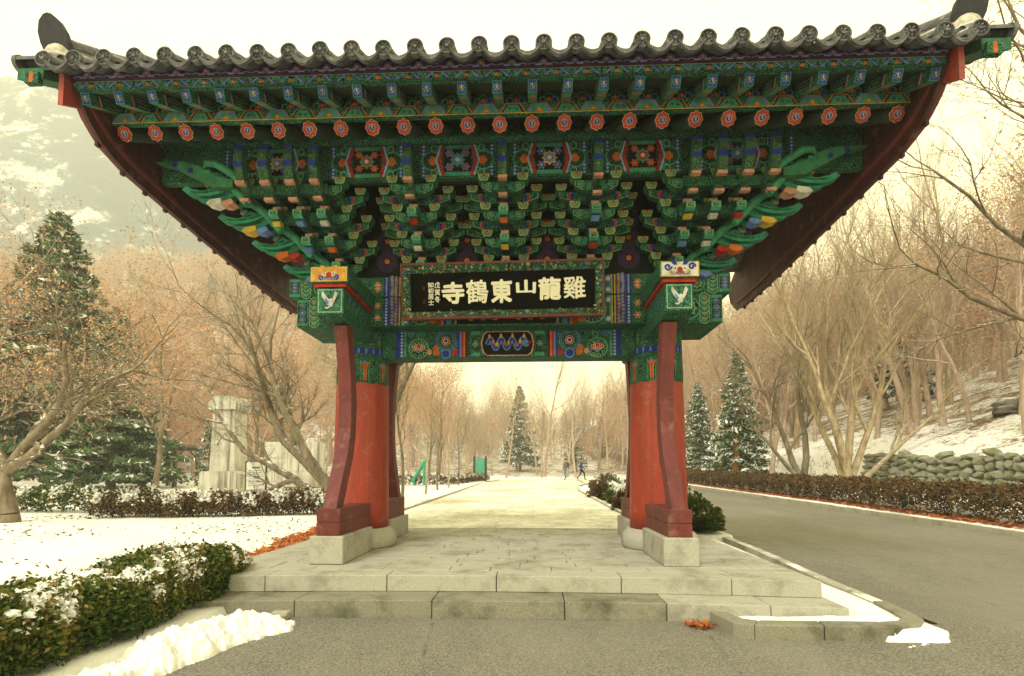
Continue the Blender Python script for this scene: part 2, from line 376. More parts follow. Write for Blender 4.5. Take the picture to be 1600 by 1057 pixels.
# ------------------------------------------------------------------ paint (flat colour on wood)
G, GL, GD = (.018, .15, .088), (.08, .36, .225), (.004, .028, .02)
GP = (.24, .46, .26)
BL, BLl, BP = (.02, .045, .34), (.16, .27, .66), (.42, .55, .78)
RD, OR, PK, YL, WH = (.50, .035, .02), (.72, .17, .025), (.70, .34, .24), (.75, .50, .06), (.76, .73, .63)
MR, BK, PU = (.09, .012, .014), (.006, .006, .006), (.11, .055, .24)
class Painter:
    """2-D shapes (a, b) with colours, laid on a surface by a mapping function, each 0.5 mm over the last."""
    def __init__(s): s.p = []
    def poly(s, pts, col): s.p.append((pts, col)); return s
    def rect(s, a0, a1, b0, b1, col): return s.poly([(a0, b0), (a1, b0), (a1, b1), (a0, b1)], col)
    def disc(s, a, b, r, col, n=14, sq=1.0): return s.poly([(a+r*math.cos(2*PI*k/n), b+r*sq*math.sin(2*PI*k/n)) for k in range(n)], col)
    def petal(s, a, b, ang, L, w, col):
        ca, sa = math.cos(ang), math.sin(ang); q = [(0, 0), (.35, .5), (.7, .42), (1, 0), (.7, -.42), (.35, -.5)]
        return s.poly([(a+u*L*ca-v*w*sa, b+u*L*sa+v*w*ca) for u, v in q], col)
    def stroke(s, pts, w, col):
        for (x0, y0), (x1, y1) in zip(pts[:-1], pts[1:]):
            dx, dy = x1-x0, y1-y0; l = math.hypot(dx, dy) or 1; nx, ny = -dy/l*w/2, dx/l*w/2; ex, ey = dx/l*w*.2, dy/l*w*.2
            s.poly([(x0+nx-ex, y0+ny-ey), (x0-nx-ex, y0-ny-ey), (x1-nx+ex, y1-ny+ey), (x1+nx+ex, y1+ny+ey)], col)
        return s
    def scroll(s, a, b, r, col, w=.012, turns=1.4, ph=0, sgn=1):
        n = 14; return s.stroke([(a+r*(1-.8*i/n)*math.cos(ph+sgn*turns*2*PI*i/n), b+r*(1-.8*i/n)*math.sin(ph+sgn*turns*2*PI*i/n)) for i in range(n+1)], w, col)
    def flower(s, a, b, r, n, c1, c2, cc, ph=0):
        for k in range(n): s.petal(a, b, ph+2*PI*k/n, r, r*.62, c1)
        for k in range(n): s.petal(a, b, ph+2*PI*k/n, r*.72, r*.34, c2)
        return s.disc(a, b, r*.28, cc, 8)
    def lotus(s, a, b, r, fl=1):
        s.disc(a, b, r, GP, 20); s.disc(a, b, r*.93, G, 20); s.disc(a, b, r*.8, GD, 20)
        for k in range(9): s.disc(a+r*.78*math.cos(2*PI*k/9), b+r*.78*math.sin(2*PI*k/9), r*.2, GP, 8)
        for k in range(9): s.disc(a+r*.78*math.cos(2*PI*k/9), b+r*.78*math.sin(2*PI*k/9), r*.14, G, 8)
        for k in (-2, 2, -1, 1, 0):
            s.petal(a, b-.28*r*fl, (PI/2+k*.42)*fl, r*.85, r*.46, WH); s.petal(a, b-.28*r*fl, (PI/2+k*.42)*fl, r*.8, r*.36, OR if k % 2 else RD)
            s.petal(a, b-.28*r*fl, (PI/2+k*.42)*fl, r*.45, r*.2, PK)
        return s.disc(a, b-.3*r*fl, r*.2, BLl, 8)
    def beads(s, a0, a1, b0, b1, n, vert=True):
        s.rect(a0, a1, b0, b1, BL)
        for k in range(n):
            t = (k+.5)/n
            if vert: s.disc((a0+a1)/2, b0+(b1-b0)*t, min((a1-a0)*.36, (b1-b0)/n*.42), BP, 8)
            else: s.disc(a0+(a1-a0)*t, (b0+b1)/2, min((b1-b0)*.36, (a1-a0)/n*.42), BP, 8)
        return s
    def roundel(s, a, b, r):
        for q, c in ((1, BLl), (.93, BL), (.84, GP), (.8, GD), (.66, GL), (.62, GD), (.5, G), (.42, PK), (.36, RD), (.24, WH), (.17, BL)):
            s.disc(a, b, r*q, c, 20)
        for k in range(16): s.disc(a+r*.73*math.cos(PI*k/8), b+r*.73*math.sin(PI*k/8), r*.05, GL, 6)
        return s
    def scales(s, a0, a1, b0, b1, r, c1, c2, c3):
        s.rect(a0, a1, b0, b1, c3); rows = int((b1-b0)/(r*.9)); cols = max(1, int((a1-a0)/(2*r)))
        for j in range(rows):
            for i in range(cols+1):
                a = a0+(i+.5*(j % 2))*2*r
                if a0+r*.4 < a < a1-r*.4:
                    b = min(b1-r, b0+r+j*r*.9)
                    s.disc(a, b, r*.95, c1, 10); s.disc(a, b, r*.75, c2, 10); s.disc(a, b, r*.4, c1, 8)
        return s
    def dragon(s, a0, a1, b0, b1, c1, c2):
        n = 40; h = (b1-b0)/2; m = (b0+b1)/2
        pts = [(a0+(a1-a0)*i/n, m+h*.55*math.sin(i*.55)) for i in range(n+1)]
        s.stroke(pts, h*.5, c1); s.stroke(pts, h*.22, c2)
        for i in range(2, n, 4):
            x, y = pts[i]; s.petal(x, y, PI/2 if i % 8 else -PI/2, h*.6, h*.3, YL if i % 3 else OR)
        x, y = pts[-1]; s.disc(x, y, h*.42, c1, 10); s.disc(x+h*.1, y+h*.1, h*.12, WH, 6); s.petal(x, y, .2, h*.8, h*.3, RD)
        return s
    def emit(s, mb, fn, step=.0005, base=.0015):
        bb = np.array([(min(q[0] for q in pts), min(q[1] for q in pts), max(q[0] for q in pts), max(q[1] for q in pts)) for pts, _ in s.p])
        lay = np.zeros(len(bb))
        for i, (pts, col) in enumerate(s.p):
            if i:
                o = (bb[:i, 0] < bb[i, 2]) & (bb[:i, 2] > bb[i, 0]) & (bb[:i, 1] < bb[i, 3]) & (bb[:i, 3] > bb[i, 1])
                if o.any(): lay[i] = lay[:i][o].max()+1
            h = base+lay[i]*step
            mb.add([fn(a, b, h) for a, b in pts], [tuple(range(len(pts)))], col)
        return mb
def front(y): return lambda a, b, h: (a, y-h, b)
def arc(cx, cy, r): return lambda a, b, h: (cx+(r+h)*math.sin(a), cy-(r+h)*math.cos(a), b)

# ------------------------------------------------------------------ terrain
def S(t): t = np.clip(t, 0, 1); return t*t*(3-2*t)
def zr(y): return .018*np.clip(np.asarray(y, float)+1, 0, 40)
def zp(y): return .33+.0105*np.clip(np.asarray(y, float)-3, 0, 45)
def hn(x, y, s=1.):
    return (np.sin(x*.7*s+1.3)*np.cos(y*.5*s+.4)+.5*np.sin(x*1.9*s+y*1.3*s)+.3*np.cos(x*3.7*s-y*2.9*s))/1.8
def H(x, y):
    x = np.asarray(x, float); y = np.asarray(y, float)
    lawn = .12+.24*S((y+2.5)/6)+.0105*np.clip(y-3, 0, 45)+.02*hn(x, y)
    road = zr(y)-.05; path = zp(y)-.05
    med = np.where(y > 2.4, .5*(zr(y)+zp(y))+.02, zr(y)+.10)
    verge = zr(y)+.13+.13*np.clip(x-10.4, 0, 4.9)+.02*hn(x, y)
    bank = 1.05+22*(1-np.exp(-.42*np.clip(x-15.5, 0, None)/22))+.12*hn(x, y, .6)
    verge = verge+bank*S((x-15.35)/.3)
    curve = S((y-26)/22)                          # the path swings right
    yy = y > 2.4
    left_e = np.where(y < -2.5, -2.62, np.where(yy, -3.15, -3.22)); pr = 2.55+0*x
    h = lawn.copy()
    h = h+(np.where(yy, path, road)-h)*S((x-left_e)/.08)
    m0 = np.where(y < -3.15, 1e3, np.where(yy, pr, 3.22))
    h = np.where(y < -3.05, np.where(x > left_e+.08, road, h), h+(med-h)*S((x-m0)/.08))
    h = np.where(y >= -3.05, h+(road-h)*S((x-np.where(yy, 4.12, 3.75))/.08), h)
    h = h+(verge-h)*S((x-10.25)/.1)
    far = zp(y)-.05+.05*hn(x, y, .3)
    fw = S((y-34)/6)*(1-S((x-11)/4))
    h = h+(np.where(x < -3.4, far+.12, far)-h)*fw
    az = x/np.maximum(y+7.5, 1)
    slope = .06+.46*S((-az-.14)/.35)+.16*S((az-.12)/.3)
    rise = slope*np.clip(y-52, 0, 230)*S((y-52)/40)
    rise = rise+6*hn(x, y, .06)*S((y-90)/90)+3*hn(x+40, y, .17)*S((y-90)/90)
    side = .30*np.clip(-x-38, 0, 160)*S((-x-38)/30)*(1-S((y-60)/60))
    return h+rise+side
xs = sorted(set([round(v, 3) for v in
     list(np.linspace(-700, -60, 28))+list(np.linspace(-60, -12, 33))+list(np.linspace(-12, -3.3, 40))+[-3.24, -3.22, -3.18, -3.14, -3.1, -3.06]+
     [-2.75, -2.62, -2.58, -2.54, -2.5]+list(np.linspace(-2.4, 2.4, 9))+[2.5, 2.55, 2.59, 2.63, 2.75, 3.0, 3.22, 3.26, 3.3, 3.5, 3.7, 3.75, 3.79, 3.83, 4.0, 4.12, 4.16, 4.2]+
     list(np.linspace(4.5, 10.1, 12))+[10.25, 10.3, 10.35]+list(np.linspace(10.5, 15.2, 16))+[15.35, 15.42, 15.5, 15.58, 15.65]+list(np.linspace(16, 60, 55))+list(np.linspace(64, 700, 30))]))
ys = sorted(set([round(v, 3) for v in list(np.linspace(-40, -6, 12))+list(np.linspace(-5.5, -3.2, 9))+[-3.15, -3.1, -3.04, -3.0, -2.8, -2.55, -2.5, -2.45]+
     list(np.linspace(-2.2, 2.2, 18))+[2.36, 2.41, 2.46]+list(np.linspace(2.8, 50, 90))+list(np.linspace(52, 150, 50))+list(np.linspace(156, 900, 40))]))
gx, gy = np.meshgrid(xs, ys); gz = H(gx, gy)
nx_, ny_ = len(xs), len(ys)
idx = np.arange(nx_*ny_).reshape(ny_, nx_)
gf = np.stack([idx[:-1, :-1], idx[:-1, 1:], idx[1:, 1:], idx[1:, :-1]], -1).reshape(-1, 4)
tag(link(np_mesh('ground', np.stack([gx, gy, gz], -1).reshape(-1, 3), gf, M['ground'], smooth=True), 'ground'), kind='structure')

def ribbon(name, L, Rr, zf, mat, n=80, m=6):
    L = np.array(L, float); Rr = np.array(Rr, float)
    def samp(P):
        d = np.r_[0, np.cumsum(np.hypot(*np.diff(P, axis=0).T))]; t = np.linspace(0, d[-1], n)
        return np.stack([np.interp(t, d, P[:, 0]), np.interp(t, d, P[:, 1])], -1)
    a, b = samp(L), samp(Rr); w = np.linspace(0, 1, m)[None, :, None]
    p = a[:, None]*(1-w)+b[:, None]*w
    v = np.concatenate([p, zf(p[..., 0], p[..., 1])[..., None]], -1).reshape(-1, 3)
    ii = np.arange(n*m).reshape(n, m); f = np.stack([ii[:-1, :-1], ii[:-1, 1:], ii[1:, 1:], ii[1:, :-1]], -1).reshape(-1, 4)
    return tag(link(np_mesh(name, v, f, mat, smooth=True), name), kind='structure')
PL = [(-3.08, 2.38), (-3.08, 12), (-3.12, 22), (-3.15, 31), (-2.4, 37.5), (0, 42), (4, 45), (10, 47), (22, 48.5)]
PR = [(2.56, 2.38), (2.56, 10), (2.62, 18), (3.1, 24), (4.4, 29), (6.3, 33), (9, 36), (13, 38), (22, 39.5)]
ribbon('path', PL, PR, lambda x, y: zp(y), M['path'], 120, 8)
ribbon('road', [(4.1, -2.75), (4.14, 10), (4.16, 20), (4.2, 30), (4.4, 38)], [(10.22, -2.75), (10.22, 10), (10.22, 20), (10.22, 30), (10.22, 38)], lambda x, y: zr(y), M['asphalt'], 60, 6)
ribbon('forecourt', [(-2.5, -14), (-2.5, -2.55)], [(10.22, -14), (10.22, -2.55)], lambda x, y: .004+0*x, M['asphalt'], 12, 14)

# ------------------------------------------------------------------ gate platform with steps
plat = empty('stone_platform', (0, 0, 0))
tag(plat, 'low granite platform with two long steps under the gate', 'platform')
def sag(x): return .14*(1-(x/3.2)**2)
core = MB().box(-3.14, 3.14, -1.95, 2.34, -.2, .275)
core.build('platform_core', M['granite_d'], plat)
r2 = random.Random(3)
xe = [-3.2, -2.42, -1.16, -.02, 1.26, 2.35, 3.2]     # joints of the upper edge stones
for a, b in zip(xe[:-1], xe[1:]):
    g = .004; ya, yb = -2.27+sag(a), -2.27+sag(b)
    mb = MB(); mb.prism([(a+g, ya), (b-g, yb), (b-g, -1.86), (a+g, -1.86)], lambda u, v, w: (u, v, w), .165, .33+r2.uniform(-.002, .002))
    o = mb.build('edge_stone', M['granite'], plat); bv = o.modifiers.new('b', 'BEVEL'); bv.width = .008; bv.segments = 2
xl = [-3.2, -1.95, -.62, .66, 1.62, 2.56, 3.24]
for a, b in zip(xl[:-1], xl[1:]):
    g = .004; ya, yb = -2.63+sag(a), -2.63+sag(b)
    mb = MB(); mb.prism([(a+g, ya), (b-g, yb), (b-g, -2.0), (a+g, -2.0)], lambda u, v, w: (u, v, w), -.1, .163+r2.uniform(-.002, .002))
    o = mb.build('step_stone', M['granite_d'] if a < 1 else M['granite'], plat); bv = o.modifiers.new('b', 'BEVEL'); bv.width = .008; bv.segments = 2
y = -1.855; row = 0
while y < 2.3:
    d = min(r2.choice((.20, .22, .25)), 2.36-y); x = -3.2
    while x < 3.19:
        w = min(r2.uniform(.42, .85), 3.2-x)
        if 3.2-x-w < .3: w = 3.2-x
        MB().box(x+.003, x+w-.003, y+.003, y+d-.003, .24, .33+r2.uniform(-.004, .003), b=.006).build('paving_slab', M['granite'], plat)
        x += w
    y += d; row += 1

# ------------------------------------------------------------------ the gate
gate = empty('temple_gate', (0, 0, .33))
tag(gate, 'one-bay temple gate with grey tiled roof, painted green brackets and red columns', 'gate')
CX, BX = 2.17, 2.04
for sx in (-1, 1):
    c = (sx*CX, 0)
    ped = MB().lathe([(.50, .33), (.525, .36), (.53, .46), (.51, .535), (.455, .575), (.45, .60), (.42, .604)], c, 40)
    ped.build('pedestal', M['granite'], gate, True)
    prof = [(.405+.004*math.sin(t*PI)-.05*t, .60+2.86*t) for t in [i/12 for i in range(13)]]
    col = MB().lathe(prof, c, 40).build('column', M['red'], gate, True)
    # painted collar at the column head
    pn = Painter(); n = 48; z0, z1 = 2.66, 3.455
    cm = MB()
    def rr(z): return .405-.05*(z-.6)/2.86+.006
    ring = []
    for k in range(n+1):
        a = -PI+2*PI*k/n; ring.append((a, z0+.022*abs(math.sin(a*5))))
    vs, fs = [], []
    for k in range(n+1):
        a, zb = ring[k]
        for z in (zb, 2.88, 3.06, z1): vs.append((c[0]+rr(z)*math.sin(a), c[1]-rr(z)*math.cos(a), z))
    for k in range(n):
        for j in range(3): fs.append((k*4+j, (k+1)*4+j, (k+1)*4+j+1, k*4+j+1))
    cm.add(vs, fs, G)
    fnc = lambda a, b, h: (c[0]+(rr(b)+h)*math.sin(a), c[1]-(rr(b)+h)*math.cos(a), b)
    for k in range(8):
        a = -PI+2*PI*(k+.5)/8
        for j in range(-3, 4):
            pn.stroke([(a+.05*j, 2.70), (a+.045*j+.02*math.sin(j), 2.82), (a+.06*j, 2.98)], .018, GP if j % 2 else GD)
        pn.poly([(a-.07, 2.72), (a+.07, 2.72), (a+.04, 2.84), (a+.17, 2.98), (a, 2.94), (a-.17, 2.98), (a-.04, 2.84)], OR)
        pn.stroke([(a, 2.73), (a, 2.92)], .03, RD); pn.disc(a, 2.97, .04, BLl, 8)
    for k in range(n): pn.rect(-PI+2*PI*k/n, -PI+2*PI*(k+1)/n, 3.09, 3.18, BL)
    for k in range(22): pn.disc(-PI+2*PI*(k+.5)/22, 3.135, .034, BP, 10); pn.disc(-PI+2*PI*(k+.5)/22, 3.135, .02, BL, 8)
    for k in range(16):
        a = -PI+2*PI*(k+.5)/16; pn.disc(a, 3.3, .075, GP, 12); pn.disc(a, 3.3, .062, GD, 12); pn.disc(a, 3.3, .04, GL, 10); pn.disc(a, 3.3, .02, OR, 8)
    pn.emit(cm, fnc); cm.build('painted_collar', M['paint'], col)
    for sy in (-1, 1):
        bx = sx*BX
        MB().box(bx-.20, bx+.20, *sorted((sy*1.58, sy*.46)), .33, .655, b=.012).build('brace_footing', M['granite'], gate)
        MB().box(bx-.14, bx+.14, *sorted((sy*1.53, sy*.385)), .657, .81, b=.006).build('brace_sill', M['maroon'], gate)
        MB().box(bx-.14, bx+.14, *sorted((sy*1.53, sy*.385)), .813, .97, b=.006).build('brace_sill', M['maroon'], gate)
        pts = [(-1.44, .88), (-1.25, 1.25), (-1.06, 1.6), (-.965, 1.95), (-.955, 2.3), (-1.02, 2.7), (-1.12, 3.05), (-1.19, 3.26)]
        pr = []
        for i, (yy, zz) in enumerate(pts):
            t0 = pts[max(i-1, 0)]; t1 = pts[min(i+1, len(pts)-1)]; ty, tz = t1[0]-t0[0], t1[1]-t0[1]; l = math.hypot(ty, tz)
            pr.append(((yy-tz/l*.1, zz+ty/l*.1), (yy+tz/l*.1, zz-ty/l*.1)))
        poly = [p[0] for p in pr]+[p[1] for p in pr][::-1]
        mb = MB()
        nn = len(pr); wv = .085
        vs = [(bx+q*wv, -sy*p[0]*-1*1 if False else sy*-p[0], p[1]) for q in (-1, 1) for side in (0, 1) for p in [x[side] for x in pr]]
        idd = lambda q, side, i: (q*2+side)*nn+i
        fs = []
        for i in range(nn-1):
            fs += [(idd(0, 0, i), idd(0, 0, i+1), idd(1, 0, i+1), idd(1, 0, i)), (idd(0, 1, i), idd(1, 1, i), idd(1, 1, i+1), idd(0, 1, i+1)),
                   (idd(0, 0, i), idd(0, 1, i), idd(0, 1, i+1), idd(0, 0, i+1)), (idd(1, 0, i), idd(1, 0, i+1), idd(1, 1, i+1), idd(1, 1, i))]
        mb.add(vs, fs)
        o = mb.build('brace_post', M['maroon'], gate); bv = o.modifiers.new('b', 'BEVEL'); bv.width = .01; bv.segments = 2; bv.limit_method = 'ANGLE'

# transverse beam heads over the braces
for sx in (-1, 1):
    bx = sx*2.10
    prof = [(-1.47, 3.31), (-1.47, 3.645), (1.47, 3.645), (1.47, 3.31), (1.3, 3.255), (-1.3, 3.255)]
    mb = MB().prism(prof, lambda u, v, w: (w, u, v), bx-.17, bx+.17, G)
    o = mb.build('cross_beam', M['paint'], gate); bv = o.modifiers.new('b', 'BEVEL'); bv.width = .02; bv.segments = 2
    p = Painter(); p.rect(bx-.15, bx+.15, 3.335, 3.625, GP); p.rect(bx-.135, bx+.135, 3.35, 3.61, G)
    rr_ = random.Random(5)
    for k in range(26): p.scroll(bx+rr_.uniform(-.11, .11), 3.48+rr_.uniform(-.11, .11), .02, GL, .006, 1.1, rr_.uniform(0, 6))
    # a white crane with raised wings
    p.poly([(bx-.03, 3.43), (bx+.03, 3.40), (bx+.055, 3.46), (bx+.02, 3.51), (bx-.02, 3.49)], WH)
    p.poly([(bx+.0, 3.48), (bx-.09, 3.60), (bx-.10, 3.54), (bx-.05, 3.46)], WH); p.poly([(bx+.03, 3.48), (bx+.07, 3.60), (bx+.1, 3.56), (bx+.06, 3.46)], WH)
    p.stroke([(bx+.01, 3.42), (bx-.02, 3.385), (bx-.05, 3.39)], .018, WH); p.poly([(bx-.06, 3.49), (bx-.03, 3.43), (bx-.005, 3.45), (bx-.04, 3.51)], BLl)
    pm = MB(); p.emit(pm, front(-1.47)); pm.build('crane_painting', M['paint'], o)
    for q in (-1, 1):
        ps = Painter()
        for yy in np.arange(-1.35, -.55, .16): ps.scroll(yy, 3.45, .07, GL, .012); ps.scroll(yy+.08, 3.55, .04, BLl, .01)
        pm2 = MB(); ps.emit(pm2, lambda a, b, h: (bx+q*(.17+h), a, b)); pm2.build('scroll_painting', M['paint'], o)
    mb = MB().box(bx-.235, bx+.235, -1.52, 1.52, 3.69, 3.895, G, b=.012); mb.box(bx-.2, bx+.2, -1.49, 1.49, 3.648, 3.688, RD)
    o = mb.build('cross_plate', M['paint'], gate)
    p = Painter(); p.rect(bx-.222, bx+.222, 3.703, 3.882, YL); p.rect(bx-.21, bx+.21, 3.713, 3.872, WH if sx > 0 else (.8, .42, .08))
    c1, c2 = ((.72, .35, .05), BL) if sx < 0 else (BL, (.72, .5, .05))
    for s in (-1, 1):
        p.scroll(bx+s*.14, 3.82, .045, c1, .022, 1.2, 0, s); p.scroll(bx+s*.09, 3.75, .035, c2, .016, 1.2, 2, -s); p.petal(bx+s*.03, 3.84, PI/2-s*.9, .1, .05, c1)
        p.disc(bx+s*.055, 3.80, .022, WH, 8); p.disc(bx+s*.055, 3.80, .011, BK, 6); p.stroke([(bx, 3.735), (bx+s*.08, 3.73), (bx+s*.11, 3.76)], .014, BLl)
    p.disc(bx, 3.785, .035, RD, 10); p.stroke([(bx-.05, 3.75), (bx+.05, 3.75)], .018, RD)
    pm = MB(); p.emit(pm, front(-1.52)); pm.build('goblin_face_painting', M['paint'], o)

# main beams along the front
def beam_paint(p, x0, x1, z0, z1, lower):
    """painted bands between the sign and the beam end (x grows outward on the right; mirrored by caller)."""
    H_ = z1-z0; m = (z0+z1)/2
    return p
for (nm, z0, z1, hx) in (('head_beam', 3.45, 3.862, 2.98), ('plate_beam', 3.868, 4.16, 3.10)):
    o = MB().box(-hx, hx, -.47, .47, z0, z1, G, b=.015).build(nm, M['paint'], gate)
    pm = MB(); p = Painter(); m = (z0+z1)/2; hh = (z1-z0)/2; lo = nm == 'head_beam'
    for s in (-1, 1):
        X = lambda v: s*v
        def rect(a, b, c0, c1, col): p.rect(min(X(a), X(b)), max(X(a), X(b)), c0, c1, col)
        rect(hx-.16, hx-.01, z0+.02, z1-.02, GL); rect(hx-.15, hx-.02, z0+.06, z1-.06, BK); rect(hx-.14, hx-.03, z0+.07, z1-.07, G)
        for zz in np.linspace(z0+.1, z1-.1, 3): p.flower(X(hx-.085), zz, .05, 6, BLl, BL, YL)
        for k, zz in enumerate(np.linspace(z0+.06, z1-.06, 5 if lo else 4)):
            p.disc(X(hx-.25), zz, .075, GP, 12); p.disc(X(hx-.25), zz, .06, GD, 12); p.disc(X(hx-.25), zz, .045, GL, 10); p.disc(X(hx-.25), zz, .02, OR, 8)
        p.disc(X(hx-.47), m, hh*.8, GL, 16); p.disc(X(hx-.47), m, hh*.68, GD, 16); p.flower(X(hx-.47), m, hh*.6, 8, GP, G, OR)
        rect(2.30, 2.36, z0+.01, z1-.01, BL)
        # inner: green field with roses, bead band, violet band, bars
        for zz in np.linspace(z0+.12, z1-.12, 2): p.flower(X(1.82), zz, .055, 6, PK, OR, WH)
        p.beads(min(X(1.66), X(1.735)), max(X(1.66), X(1.735)), z0+.01, z1-.01, 9)
        rect(1.52, 1.655, z0+.01, z1-.01, PU)
        for k in range(8):
            zz = z0+(k+.5)*(z1-z0)/8; p.scroll(X(1.56), zz, .022, YL, .008, 1.1, k); p.scroll(X(1.615), zz+.02, .022, BP, .008, 1.1, k+2)
        rect(1.46, 1.515, z0+.01, z1-.01, YL); rect(1.475, 1.50, z0+.01, z1-.01, GD); rect(1.43, 1.458, z0+.01, z1-.01, GL)
        p.lotus(X(1.20), m, hh*.93); 
        for zz in (z0+.07, z1-.07): p.petal(X(.98), zz, 0 if s > 0 else PI, .12, .1, OR); p.petal(X(1.0), zz, PI if s > 0 else 0, .1, .07, RD); p.disc(X(1.42), zz, .05, BLl, 10); p.disc(X(1.42), zz, .03, WH, 8)
        for k in range(6):
            xx = .95-k*.035; rect(xx-.033, xx, z0+.01, z1-.01, (RD, OR, BL, BLl, GL, GD)[k])
    rect2 = lambda a, b, c: p.rect(a, b, z0+.02, z0+(z1-z0)*.9, c)
    rect2(-.72, .72, PK); rect2(-.70, .70, BK)
    p.dragon(-.62, -.03, z0+.03, z1-.06, YL, PU); p.dragon(.05, .62, z0+.03, z1-.06, YL, OR)
    p.emit(pm, front(-.47)); pm.build('beam_painting', M['paint'], o)
# lower tie beam between the columns
o = MB().box(-1.84, 1.84, -.16, .16, 3.06, 3.47, G, b=.012).build('tie_beam', M['paint'], gate)
p = Painter(); z0, z1 = 3.075, 3.46
for s in (-1, 1):
    def rect(a, b, c0, c1, col): p.rect(min(s*a, s*b), max(s*a, s*b), c0, c1, col)
    rect(1.58, 1.64, z0, z1, BL); p.beads(min(s*1.52, s*1.575), max(s*1.52, s*1.575), z0, z1, 8); rect(1.48, 1.515, z0, z1, GL)
    p.lotus(s*1.30, 3.2, .15); p.scroll(s*1.28, 3.40, .07, GL, .014); p.scroll(s*1.42, 3.40, .05, BLl, .012)
    p.petal(s*1.1, 3.20, PI if s > 0 else 0, .1, .1, OR); p.petal(s*1.14, 3.1, PI/2, .1, .08, PK)
    p.roundel(s*.90, 3.31, .155); p.disc(s*.9, 3.12, .075, BLl, 12); p.disc(s*.9, 3.12, .055, BL, 12); p.disc(s*.76, 3.14, .05, RD, 10); p.disc(s*1.04, 3.14, .05, OR, 10)
    for k in range(6): rect(.70-k*.028, .727-k*.028, z0, z1, (BL, BLl, RD, OR, MR, GD)[k])
    rect(.40, .53, z0+.01, z0+.06, GL); rect(.40, .53, z1-.06, z1-.01, GL); rect(.41, .52, z0+.08, z1-.08, GD); p.flower(s*.465, 3.265, .05, 6, GP, G, PK)
p.poly([(-.39, 3.265), (-.36, 3.4), (-.3, 3.45), (.3, 3.45), (.36, 3.4), (.39, 3.265), (.36, 3.13), (.3, 3.085), (-.3, 3.085), (-.36, 3.13)], PK)
p.poly([(-.37, 3.265), (-.34, 3.39), (-.29, 3.435), (.29, 3.435), (.34, 3.39), (.37, 3.265), (.34, 3.14), (.29, 3.10), (-.29, 3.10), (-.34, 3.14)], BK)
p.dragon(-.29, .27, 3.13, 3.40, BLl, BL)
pm = MB(); p.emit(pm, front(-.16)); pm.build('beam_painting', M['paint'], o)

# bracket wall and ceiling behind the clusters (they block light; near-black colour paints in the core's shade)
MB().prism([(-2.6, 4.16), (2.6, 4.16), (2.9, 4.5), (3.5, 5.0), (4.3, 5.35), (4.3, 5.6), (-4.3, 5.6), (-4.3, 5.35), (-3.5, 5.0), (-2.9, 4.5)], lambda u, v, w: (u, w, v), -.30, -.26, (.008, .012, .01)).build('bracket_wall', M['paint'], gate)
for cx in (-1.74, -.58, .58, 1.74):
    pmw = MB(); p = Painter()
    for zz in (4.45, 4.75, 5.02):
        p.disc(cx, zz, .16, (.05, .03, .1), 16); p.flower(cx, zz, .13, 8, (.06, .03, .12), MR, PK); p.disc(cx, zz, .03, OR, 8)
    p.emit(pmw, front(-.30)); pmw.build('flower_painting', M['paint'], gate)
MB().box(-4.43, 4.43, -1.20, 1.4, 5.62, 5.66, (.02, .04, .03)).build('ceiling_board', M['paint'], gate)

# outer purlin with its painted board
o = MB().box(-4.42, 4.42, -1.27, -1.17, 5.12, 5.56, G, b=.008).build('purlin_board', M['paint'], gate)
MB().tube([(-4.45, -1.22, 5.66), (4.45, -1.22, 5.66)], .10, 14, G).build('purlin', M['paint'], gate, True)
p = Painter(); pm = MB()
for cx in (-2.32, -1.16, 0, 1.16, 2.32, -3.42, 3.42):
    p.rect(cx-.1, cx+.1, 5.13, 5.55, GD)
    for s in (-1, 1):
        p.beads(min(cx+s*.12, cx+s*.17), max(cx+s*.12, cx+s*.17), 5.13, 5.55, 9)
for i, cx in enumerate((-2.9, -1.74, -.58, .58, 1.74, 2.9)):
    p.rect(cx-.37, cx+.37, 5.13, 5.55, GD)
    for s in (-1, 1):
        p.disc(cx+s*.33, 5.34, .13, GL, 14); p.disc(cx+s*.33, 5.34, .11, GD, 14); p.petal(cx+s*.38, 5.34, PI if s > 0 else 0, .13, .12, OR)
        for zz in (5.18, 5.5): p.disc(cx+s*.3, zz, .05, GP, 10); p.disc(cx+s*.3, zz, .035, G, 10); p.scroll(cx+s*.24, zz, .035, GL, .01)
        p.poly([(cx+s*.19, 5.14), (cx+s*.25, 5.34), (cx+s*.19, 5.54), (cx+s*.16, 5.54), (cx+s*.21, 5.34), (cx+s*.16, 5.14)], RD)
        p.poly([(cx+s*.225, 5.14), (cx+s*.285, 5.34), (cx+s*.225, 5.54), (cx+s*.2, 5.54), (cx+s*.26, 5.34), (cx+s*.2, 5.14)], BP)
    p.rect(cx-.16, cx+.16, 5.14, 5.19, GL); p.rect(cx-.16, cx+.16, 5.49, 5.54, GL); p.rect(cx-.17, cx+.17, 5.195, 5.485, BK)
    a, b, c = ((BLl, YL, BL), (RD, GL, OR), (BLl, GL, RD))[i % 3]
    for k in range(4):
        for (dx, dz) in ((-.1, -.09), (.1, -.09), (-.1, .09), (.1, .09)): p.flower(cx+dx, 5.34+dz, .062, 6, a, c, b, k)
        break
    p.flower(cx, 5.34, .1, 8, b, a, WH)
p.emit(pm, front(-1.27)); pm.build('purlin_painting', M['paint'], o)

